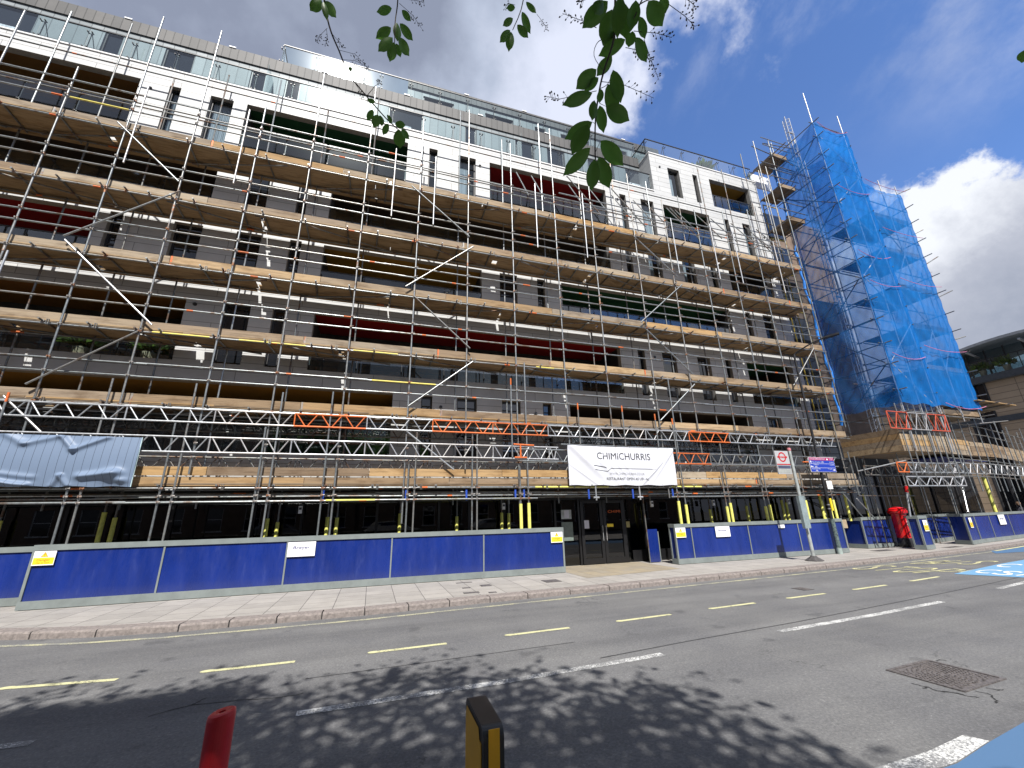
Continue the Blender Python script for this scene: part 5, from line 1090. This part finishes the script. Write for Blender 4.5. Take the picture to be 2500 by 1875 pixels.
# ---------------------------------------------------------------- cast-iron covers, bollards
mh=thing('manhole_cover',(6.08,3.55,RZ),'worn rectangular cast-iron cover with ring-patterned studs in the road','manhole cover')
u=Vector((.995,.06,0)).normalized(); w=Vector((-.06,.995,0)).normalized(); o=Vector((5.67,3.20,0))
def Pm(a,b,z): return o+u*a+w*b+Vector((0,0,z))
m=MB(); L_,W_=.80,.67; f_=.035
for a0,a1,b0,b1 in ((0,L_,0,f_),(0,L_,W_-f_,W_),(0,f_,f_,W_-f_),(L_-f_,L_,f_,W_-f_)): m.obox(Pm(a0,b0,RZ),u,w,(0,0,1),a1-a0,b1-b0,.012)
m.build('frame',MT['iron'],mh)
m=MB(); m.obox(Pm(f_+.006,f_+.006,RZ),u,w,(0,0,1),L_-2*f_-.012,W_-2*f_-.012,.006)
for rr_ in (.05,.09,.13,.17,.21,.25,.29,.33,.37,.41):
    n=max(5,int(rr_*2*math.pi/.042))
    for k in range(n):
        a=2*math.pi*k/n; ca,cb=L_/2+rr_*math.cos(a)*1.15,W_/2+rr_*math.sin(a)
        if f_+.03<ca<L_-f_-.03 and f_+.03<cb<W_-f_-.03: m.obox(Pm(ca-.010,cb-.006,RZ+.006),(u*math.cos(a+1.2)+w*math.sin(a+1.2)),(w*math.cos(a+1.2)-u*math.sin(a+1.2)),(0,0,1),.026,.013,.007)
m.build('lid',MT['iron'],mh)
ck=thing('road_cracks',(5.6,3.2,RZ),'jagged cracks in the asphalt around the rectangular road cover','cracks'); ck['kind']='structure'
m=MB(); rr=random.Random(3)
for P in ([(5.47,3.53),(5.5,3.42),(5.47,3.33),(5.55,3.24),(5.6,3.18)],[(5.52,3.3),(5.58,3.22),(5.6,3.12),(5.66,3.08)],[(5.80,3.18),(5.84,3.10),(5.72,3.0),(5.6,2.95)],[(6.0,3.2),(6.03,3.12),(6.12,3.1)],[(5.5,3.42),(5.42,3.4)],[(6.48,3.85),(6.58,3.88),(6.6,3.8)],[(-1.6,5.75),(-1.2,5.7),(-.75,5.62),(-.5,5.65)],[(-1.9,5.6),(-1.6,5.75),(-1.5,5.95)]):
    Q_=[]
    for a,b in zip(P[:-1],P[1:]):
        for k in range(5): t=k/5; Q_.append((a[0]+(b[0]-a[0])*t+rr.uniform(-.012,.012),a[1]+(b[1]-a[1])*t+rr.uniform(-.012,.012)))
    for a,b in zip(Q_[:-1],Q_[1:]):
        d=Vector((b[0]-a[0],b[1]-a[1])); 
        if d.length<1e-5: continue
        n=Vector((-d.y,d.x)).normalized()*rr.uniform(.003,.009); m.q((a[0]-n.x,a[1]-n.y,RZ+.003),(b[0]-n.x,b[1]-n.y,RZ+.003),(b[0]+n.x,b[1]+n.y,RZ+.003),(a[0]+n.x,a[1]+n.y,RZ+.003))
m.build('crack',plain('crack_dark',(.025,.025,.025),.9),ck)
def cover(x,y,w,h,z,lab,cat='cover',mt='iron'):
    t=thing('access_cover',(x,y,z),lab,cat,'small metal covers'); m=MB(); m.box(x-w/2,x+w/2,y-h/2,y+h/2,z-.02,z+.006); m.build('frame',MT['rubber'],t); m=MB(); m.box(x-w/2+.02,x+w/2-.02,y-h/2+.02,y+h/2-.02,z,z+.009)
    for k in range(int(w/.08)-1): m.box(x-w/2+.06+k*.08,x-w/2+.08+k*.08,y-h/2+.04,y+h/2-.04,z+.009,z+.012)
    m.build('lid',MT[mt],t)
for x,y,w,h,lab in ((2.42,11.7,.42,.1,'thin dark cover in the paving touching the foot of the longest hoarding'),(2.82,11.0,.26,.26,'small square dark cover in the paving, right of the thin one at the hoarding'),(2.3,10.85,.2,.12,'tiny dark cover in the paving between the thin cover and the kerb'),(2.27,10.16,.36,.16,'oblong dark cover in the paving beside the kerb, leftmost by the road'),(2.72,9.98,.18,.12,'tiny dark cover at the kerb, right of the oblong one'),(4.56,10.92,.42,.42,'large dark square cover in the paving near the hoarding end'),(19.3,12.2,1.0,.35,'brownish flat cover in the paving left of the post box'),(22.8,11.8,.9,.3,'brownish flat cover in the paving right of the box-shaped hoarding')):
    cover(x,y,w,h,0,lab)
cover(9.52,7.92,.30,.34,RZ,'ribbed iron drain cover in the road near the bus stop','drain')
rb=thing('red_bollard',(-.47,2.03,RZ),'red tube bollard with a slanted hollow top in the foreground','bollard')
m=MB(); c=Vector((-.465,2.03,0)); n=36; r=.044
def cut(a,rad): x=rad*math.cos(a); y=rad*math.sin(a); return 1.0+ .30*x-.06*y   # slanted top
ring0=[];
for k in range(n):
    a=2*math.pi*k/n; nx_=2*math.pi*(k+1)/n
    P=lambda a_,rad,z:(c.x+rad*math.cos(a_),c.y+rad*math.sin(a_),z)
    t=lambda a_,rad:1.0+.16*rad*math.cos(a_)
    m.q(P(a,r,RZ),P(nx_,r,RZ),P(nx_,r,t(nx_,r)-.018),P(a,r,t(a,r)-.018))
    m.q(P(a,r,t(a,r)-.018),P(nx_,r,t(nx_,r)-.018),P(nx_,r*.95,t(nx_,r)-.006),P(a,r*.95,t(a,r)-.006))
    m.q(P(a,r*.95,t(a,r)-.006),P(nx_,r*.95,t(nx_,r)-.006),P(nx_,r*.78,t(nx_,r*.78)-.002),P(a,r*.78,t(a,r*.78)-.002))
    m.q(P(a,r*.78,t(a,r*.78)-.002),P(nx_,r*.78,t(nx_,r*.78)-.002),P(nx_,r*.26,t(nx_,r*.26)-.004),P(a,r*.26,t(a,r*.26)-.004))
    m.q(P(a,r*.26,t(a,r*.26)-.004),P(nx_,r*.26,t(nx_,r*.26)-.004),P(nx_,r*.22,t(nx_,r*.2)-.06),P(a,r*.22,t(a,r*.2)-.06))
m.q(*[P(2*math.pi*k/n,r*.22,.945) for k in range(n)])
m.build('post',MT['bolred'],rb,True); m=MB(); m.lathe((c.x,c.y,RZ),[(.10,0),(.10,.02),(.06,.05)],24); m.build('base_plate',MT['rubber'],rb)
yb=thing('lane_marker_post',(.43,1.7,RZ),'flat black marker post with yellow reflective side and front panels in the foreground','bollard')
m=MB(); x0,x1,y0,y1,zt=.392,.462,1.565,1.835,1.0
# rounded profile in the YZ plane, extruded along X
pr=[(y0,RZ)]; rad=.035
for k in range(7): a=math.pi-k*math.pi/12; pr.append((y0+rad+rad*math.cos(a),zt-.006-rad+rad*math.sin(a)))
for k in range(7): a=math.pi/2-k*math.pi/12; pr.append((y1-rad+rad*math.cos(a),zt-rad+rad*math.sin(a)))
pr.append((y1,RZ)); b_=.006
m.q(*[(x0,y,z) for y,z in reversed(pr)]); m.q(*[(x1,y,z) for y,z in pr])
for (a,b),(c_,d) in zip(pr[:-1],pr[1:]): m.q((x0,a,b),(x0,c_,d),(x1,c_,d),(x1,a,b))
bo=m.build('casing',MT['black'],yb); bv=bo.modifiers.new('bevel','BEVEL'); bv.width=.007; bv.segments=3; bv.limit_method='ANGLE'; bv.angle_limit=R(50)
m=MB(); m.box(x0-.003,x0-.0005,y0+.022,y1-.012,RZ+.1,zt-.055); m.q((x0-.003,y0+.04,zt-.055),(x0-.003,y1-.012,zt-.055),(x0-.003,y1-.03,zt-.022),(x0-.003,y0+.055,zt-.022)); m.build('side_panel',MT['bolyellow'],yb)
m=MB(); m.obox((x0+.017,y0-.003,RZ+.1),(1,0,0),(0,1,0),(0,0,1),.037,.0025,1.0); m.build('front_panel',plain('bright_yellow_panel',(.85,.42,.012),.45,var=.04),yb)
# ---------------------------------------------------------------- person beyond the hoarding
pe=thing('person',(35.2,14.6,0),'person with light brown hair and dark coat behind the far right hoarding','person')
px,py=35.2,14.55
me=bpy.data.meshes.new('body'); V=[(0,0,.92),(0,0,1.15),(0,0,1.38),(0,0,1.48),(0,-.01,1.58),(0,-.01,1.68),(-.19,0,1.40),(-.24,.02,1.12),(-.20,-.12,.90),(.19,0,1.40),(.24,.02,1.12),(.20,-.12,.90),(-.09,0,.86),(-.10,-.02,.48),(-.10,.02,.06),(-.10,-.1,.03),(.09,0,.86),(.10,.04,.48),(.10,.08,.06),(.10,-.04,.03)]
Ed=[(0,1),(1,2),(2,3),(3,4),(4,5),(2,6),(6,7),(7,8),(2,9),(9,10),(10,11),(0,12),(12,13),(13,14),(14,15),(0,16),(16,17),(17,18),(18,19)]
me.from_pydata(V,Ed,[]); bo=bpy.data.objects.new('body',me); col.objects.link(bo); bo.parent=pe; bo.location=(0,-.05,0); sk=bo.modifiers.new('skin','SKIN')
rad_=[.14,.13,.15,.06,.09,.07,.07,.05,.035,.07,.05,.035,.09,.065,.045,.04,.09,.065,.045,.04]
for i,s in enumerate(me.skin_vertices[0].data): s.radius=(rad_[i],rad_[i]*(.75 if i<3 else 1))
me.skin_vertices[0].data[0].use_root=True; bo.modifiers.new('sub','SUBSURF').levels=2; bo.modifiers['sub'].render_levels=2; me.materials.append(MT['cloth'])
m=MB(); m.lathe((px,py-.01,1.50),[(.05,0),(.075,.05),(.088,.11),(.085,.17),(.06,.22),(.001,.24)],16); m.build('head',MT['skin'],pe,True)
m=MB(); m.lathe((px,py+.015,1.55),[(.085,0),(.10,.06),(.105,.12),(.075,.185),(.001,.21)],16); m.build('hair',MT['hair'],pe,True)

for (x,r,lab,sd) in ((-8.3,.40,'dark leafy plant on the brown-ceilinged balcony recess at left, nearer the frame edge',7),(-6.7,.5,'bushy green plant at the right end of the brown-ceilinged balcony recess at left',8)):
    t=thing('potted_plant',(x,YF+.6,6.17),lab,'plant','plants on the balconies'); m=MB(); m.lathe((x,YF+.6,6.17),[(.14,0),(.19,.35)],12); m.build('pot',MT['planter'],t); m=MB(); plant(m,(x,YF+.6,6.6),r,260,.24,sd); m.build('foliage',MT['leaf2'],t)
# ---------------------------------------------------------------- street tree over the camera
TR=thing('cherry_tree',(-.9,-2.6,0),'bird cherry overhead, its drooping leafy sprays hanging into the top of the view','tree')
m=MB(); m.path([(-.9,-2.6,0),(-.88,-2.6,1.2),(-.95,-2.55,2.6),(-.8,-2.5,4.2),(-.9,-2.3,5.6)],.16,12,.6); m.build('trunk',MT['bark'],TR,True)
rr=random.Random(11); limbs=[]
for k in range(16):
    a=2*math.pi*k/16+rr.uniform(-.2,.2); L=rr.uniform(2.2,3.9); z=rr.uniform(3.4,5.4); P=[Vector((-.9,-2.5,z))]
    for q in range(5): P.append(P[-1]+Vector((math.cos(a)*L/5,math.sin(a)*L/5,.35-.1*q)))
    limbs.append(P); m=MB(); m.path(P,.055,8,.25); m.build('limb',MT['bark'],TR,True)
# crown: many leaf-sized faces; its front edge follows a ragged outline
m=MB(); cnt=0
cl=[]
while len(cl)<760:
    x=rr.uniform(-6.5,4.4); y=rr.uniform(-7.0,2.2); z=rr.uniform(5.15,7.6)
    gx,gy=x+.143*z,y+.818*z
    lim= 6.35 if gx<-2.6 else (5.95 if gx<-1.0 else (5.55 if gx<.9 else (5.15 if gx<2.0 else (4.55 if gx<2.9 else 3.9-(gx-2.9)*2.2))))
    lim+=.35*math.sin(gx*3.1)+.2*math.sin(gx*7.3+1)
    if gy>lim or math.hypot(x+.9,y+2.4)>6.2: continue
    if y>1.0 and z<4.4+ (y+0.2)*1.2: continue
    cl.append((x,y,z,lim-gy))
for x,y,z,e in cl:
    n=30 if e<.9 else 64; s=.30 if e<.9 else .42
    for k in range(n):
        p=Vector((x+rr.gauss(0,s),y+rr.gauss(0,s),z+rr.gauss(0,s*.6)))
        if p.z<5.0: continue
        t=Vector((rr.gauss(0,1),rr.gauss(0,1),rr.gauss(-.4,.5))).normalized(); sd=t.cross(Vector((rr.gauss(0,.4),rr.gauss(0,.4),1))).normalized(); L=rr.uniform(.10,.18); w=L*.28
        nn=t.cross(sd)*w*.3
        m.q(p,p+t*L*.35+sd*w-nn*0,p+t*L*.75+sd*w*.7,p+t*L,p+t*L*.75-sd*w*.7,p+t*L*.35-sd*w)
m.build('crown',MT['leaf'],TR)
# hanging sprays
def leaf(mb,b,t,w,curl=.12,roll=0.0):
    b=Vector(b);t=Vector(t);d=t-b;L=d.length;d.normalize(); view=(b-Vector((0,0,CAMZ))).normalized(); s=d.cross(view).normalized(); nrm=s.cross(d); 
    s=(s*math.cos(roll)+nrm*math.sin(roll)).normalized(); nrm=s.cross(d)
    n=9; i0=len(mb.v)
    for k in range(n+1):
        u=k/n; ww=w*(math.sin(math.pi*min(1,u*.93+.035))**.8)*(1-.25*(u-.4)**2) if 0<u<1 else 0
        if u>.85: ww*= (1-u)/.15*.75+.12 if u<1 else 0
        c=b+d*(L*u)+nrm*(curl*L*(u*u-u)*1.6)
        for q,sg in ((-1,-1),(-.5,-.5),(0,0),(.5,.5),(1,1)): mb.v.append(tuple(c+s*(ww*sg)+nrm*(abs(sg)*ww*.28+ .02*ww*math.sin(u*14+sg*3))))
    for k in range(n):
        for q in range(4):
            a=i0+k*5+q; mb.f.append((a,a+1,a+6,a+5)); mb.mi.append(0)
    st=MB(); return
def spray(conv,d,stems,leaves,racemes,seed):
    rr=random.Random(seed)
    for P,r in stems:
        pts=[cam_depth(*conv(*p),d+.03*math.sin(i*1.7)) for i,p in enumerate(P)]
        S_=[]
        for i in range(len(pts)-1):
            for k in range(4):
                t=k/4; p0=pts[max(0,i-1)];p1=pts[i];p2=pts[i+1];p3=pts[min(len(pts)-1,i+2)]
                S_.append(.5*((2*p1)+(p2-p0)*t+(2*p0-5*p1+4*p2-p3)*t*t+(3*p1-p0-3*p2+p3)*t*t*t))
        S_.append(pts[-1]); m=MB(); m.path(S_,r,7,.55); m.build('hanging_twig',MT['bark'],TR,True)
    for (b,t,w) in leaves:
        dd=d+rr.uniform(-.05,.05); B_=cam_depth(*conv(*b),dd); T_=cam_depth(*conv(*t),dd+rr.uniform(-.02,.03)); wp=(cam_depth(*conv(b[0]+w/2,b[1]),dd)-B_).length*1.12
        m=MB(); leaf(m,B_,T_,wp,rr.uniform(.05,.2),rr.uniform(-.35,.35)); m.build('leaf',MT['leaf'],TR,True)
    for P in racemes:
        pts=[cam_depth(*conv(*p),d) for p in P]; m=MB(); m.path(pts,.0011,5,.6)
        L=len(pts)-1; nb=16
        for k in range(nb):
            u=.35+.65*k/nb; s=u*L; i=min(L-1,int(s)); c=pts[i].lerp(pts[i+1],s-i); ax=(pts[i+1]-pts[i]).normalized(); sd=ax.cross(Vector((rr.gauss(0,1),rr.gauss(0,1),rr.gauss(0,1)))).normalized()
            e=c+(sd+ax*.6)*rr.uniform(.008,.014); m.tube(c,e,.0005,4); m.tube(e,e+(sd+ax*.4).normalized()*.0045,.0024,6,.0014)
        m.build('flower_raceme',MT['bark'],TR)
cm=lambda x,y:(1300+.5044*x,.5044*y)
LV=[((365,5),(240,138),75),((385,45),(340,222),75),((425,-20),(410,190),62),((430,5),(455,195),70),((500,0),(478,150),60),((560,5),(630,128),75),((620,-10),(645,65),50),((520,80),(545,190),40),((500,180),(553,303),50),((485,150),(465,230),45),((450,190),(318,272),55),((385,270),(310,370),50),((310,335),(210,432),65),((320,375),(250,440),40),((290,450),(142,510),55),((390,338),(428,500),60),((365,405),(405,575),60),((330,430),(325,500),32),((355,515),(470,585),70),((300,485),(288,585),42),((325,510),(345,645),48),((290,590),(155,675),58),((270,600),(190,750),74),((280,715),(147,852),62),((330,680),(440,803),70),((300,770),(285,925),60),((320,760),(372,912),66),((395,150),(350,250),50),((340,0),(300,70),55),((470,40),(440,150),60)]
spray(cm,1.25,[([(410,-300),(400,0),(395,180),(350,330),(325,430),(305,580),(303,740),(305,772)],.0035),([(480,-300),(540,-60),(520,20),(490,90)],.003),([(520,20),(560,0),(640,-20)],.002),([(395,180),(320,200),(298,270),(345,345)],.0013),([(325,430),(365,405),(390,338)],.0012),([(303,740),(330,680)],.001),([(305,600),(290,590)],.001),([(325,500),(355,515)],.001),([(400,100),(385,45)],.001)],LV,
 [[(310,135),(240,100),(145,65)],[(490,150),(600,160),(675,182)],[(540,190),(570,280),(612,388)],[(645,10),(740,80),(788,130)],[(335,395),(430,405),(588,475)],[(310,440),(130,480),(62,465)],[(300,-20),(240,5),(222,10)],[(700,-30),(760,5),(793,35)],[(450,230),(500,240),(580,300)]],1)
c2=lambda x,y:(800+.40687*x,.40687*y)
spray(c2,1.9,[([(430,-420),(422,-20),(405,130),(402,252)],.0035)],[((385,50),(292,72),45),((445,60),(500,128),35),((380,165),(288,232),52),((415,135),(418,250),46),((432,140),(512,245),46),((390,225),(302,310),52),((400,252),(372,372),52),((425,225),(490,338),52),((410,260),(438,345),35)],[[(430,20),(510,90),(562,168)],[(380,-20),(470,-5),(545,5),(580,18)]],2)
spray(c2,2.1,[([(1200,-420),(1176,-10),(1110,180)],.0035)],[((1125,45),(1072,48),32),((1190,10),(1252,80),30),((1112,110),(1050,156),36),((1165,70),(1217,205),42),((1137,148),(1204,228),42),((1095,180),(1032,256),42),((1100,190),(1086,312),46)],[[(1255,85),(1290,130),(1318,178)],[(1125,30),(1085,20),(1065,45)]],3)
g6=lambda x,y:(600+.22604*x,80+.22604*y)
z1_=lambda x,y:((x*.40687-600)/.22604,(y*.40687-80)/.22604)
spray(g6,2.2,[([z1_(1930,-420),z1_(1945,-10),z1_(1965,110),z1_(1990,200),(1010,200),(1080,380),(1160,510),(1300,680),(1430,830),(1530,940),(1640,1040)],.0048),([(1160,510),(1220,400)],.002),([(1310,680),(1400,570)],.002),([(1320,720),(1290,850)],.001)],
 [(z1_(1930,0),z1_(1860,65),100),(z1_(1940,10),z1_(1962,125),60),(z1_(1950,5),z1_(2018,108),90),((1310,715),(1400,755),45),((1375,830),(1310,950),60),((1430,885),(1382,1025),85),((1450,890),(1472,1010),60),((1525,885),(1585,978),40),((1540,980),(1480,1105),60),((1610,985),(1728,1000),70),((1650,1040),(1668,1250),115),((1680,1040),(1768,1152),60),((1110,370),(1150,415),40)],
 [[(940,20),(1000,90),(1050,170)],[(880,-50),(800,30),(770,90)],[(870,-40),(885,50),(860,130)],[(1000,185),(1180,230),(1330,390)],[(1050,290),(1180,300),(1330,380)],[(1200,410),(1250,500),(1290,520)],[(1380,590),(1430,550),(1450,530)],[(1190,560),(1240,640),(1260,680)]],4)
spray(lambda x,y:(x,y),1.6,[([(2530,20),(2515,90),(2506,118)],.002)],[((2512,118),(2494,154),26)],[],5)
# ---------------------------------------------------------------- terraces across the street, behind the camera
def terrace(x0,x1,h,y,lab):
    t=thing('brick_terrace',((x0+x1)/2,y,0),lab,'building','brick terraces across the street'); ops_=[]
    x=x0+1
    while x<x1-1.5:
        z=1.0
        while z<h-2.4: ops_.append((x,x+1.1,z,z+1.7)); z+=3.1
        x+=2.6
    m=MB()
    def flip(mb): mb.f=[tuple(reversed(f)) for f in mb.f]
    wall_grid(m,x0,x1,0,h,y,ops_,-.12); m.m=0; m.q((x0,y,0),(x0,y,h),(x0,y-9,h),(x0,y-9,0)); m.q((x1,y,0),(x1,y-9,0),(x1,y-9,h),(x1,y,h)); m.q((x0,y,h),(x1,y,h),(x1,y-9,h),(x0,y-9,h)); m.q((x0,y-9,0),(x1,y-9,0),(x1,y-9,h),(x0,y-9,h)); m.build('wall',[MT['brickred'],MT['reveal']],t)
    for a,b,c,d in ops_:
        f=MB(); f.m=0; f.q((a,y-.1,c),(b,y-.1,c),(b,y-.1,d),(a,y-.1,d)); f.m=1; f.box(a,b,y-.1,y-.06,(c+d)/2-.03,(c+d)/2+.03); f.box(a,a+.06,y-.1,y-.06,c,d); f.box(b-.06,b,y-.1,y-.06,c,d); f.box(a-.1,b+.1,y-.03,y+.06,c-.1,c); f.build('window',[MT['pane'],MT['white']],t)
terrace(-34,-4.35,22.2,-12.0,'tall brown brick terrace across the street, reflected in the shop windows')
terrace(-4.3,34,8.0,-13.6,'lower brown brick terrace across the street, reflected in the shop windows')
# ---------------------------------------------------------------- parked cars behind the camera, seen in the shop glass
def car(x,y,lab,body):
    t=thing('parked_car',(x,y,RZ+.11),lab,'car','cars parked across the street'); prof=[(-2.1,.28),(-2.12,.62),(-2.0,.82),(-1.75,.92),(-1.15,1.38),(-.2,1.46),(.7,1.40),(1.25,1.02),(2.0,.86),(2.12,.62),(2.1,.28)]
    m=MB(); W_=.84
    def xy(p,s,wd): return (x+p[0],y+s*wd,RZ+p[1]+.11)
    for s in (-1,1):
        pts=[xy(p,s,W_ if p[1]<.95 else W_-.16) for p in prof]; m.q(*(pts if s<0 else pts[::-1]))
    for a,b in zip(prof[:-1],prof[1:]): m.q(xy(a,-1,W_ if a[1]<.95 else W_-.16),xy(b,-1,W_ if b[1]<.95 else W_-.16),xy(b,1,W_ if b[1]<.95 else W_-.16),xy(a,1,W_ if a[1]<.95 else W_-.16))
    m.build('body',body,t)
    m=MB(); m.q(*[(x+a,y+W_-.10,RZ+b+.11) for a,b in ((-1.45,.98),(-1.0,1.33),(-.1,1.39),(.6,1.33),(1.0,.99))]); m.build('side_window',MT['pane'],t)
    for dx in (-1.35,1.35):
        for s in (-1,1):
            m=MB(); m.tube((x+dx,y+s*(W_-.2),RZ+.42),(x+dx,y+s*(W_+.02),RZ+.42),.32,20); m.build('wheel',MT['rubber'],t)
cw=plain('car_white',(.7,.7,.72),.2,spec=.6); cs=plain('car_silver',(.35,.37,.4),.25,metal=.5)
car(1.5,-7.0,'white parked car across the street, reflected left of the entrance',cw); car(9.5,-7.0,'silver parked car across the street, reflected right of the entrance',cs); car(-6.5,-8.6,'silver parked car across the street, reflected at far left',cs)
# ---------------------------------------------------------------- output
SC.view_settings.view_transform='Standard'; SC.view_settings.look='None'; SC.view_settings.gamma=1; SC.view_settings.exposure=.70; SC.view_settings.use_curve_mapping=False
cy=SC.cycles; cy.max_bounces=8; cy.diffuse_bounces=3; cy.glossy_bounces=4; cy.transmission_bounces=4; cy.transparent_max_bounces=24; cy.caustics_reflective=False; cy.caustics_refractive=False; cy.sample_clamp_indirect=6; cy.use_denoising=True
SC.render.film_transparent=False
bpy.context.view_layer.update()
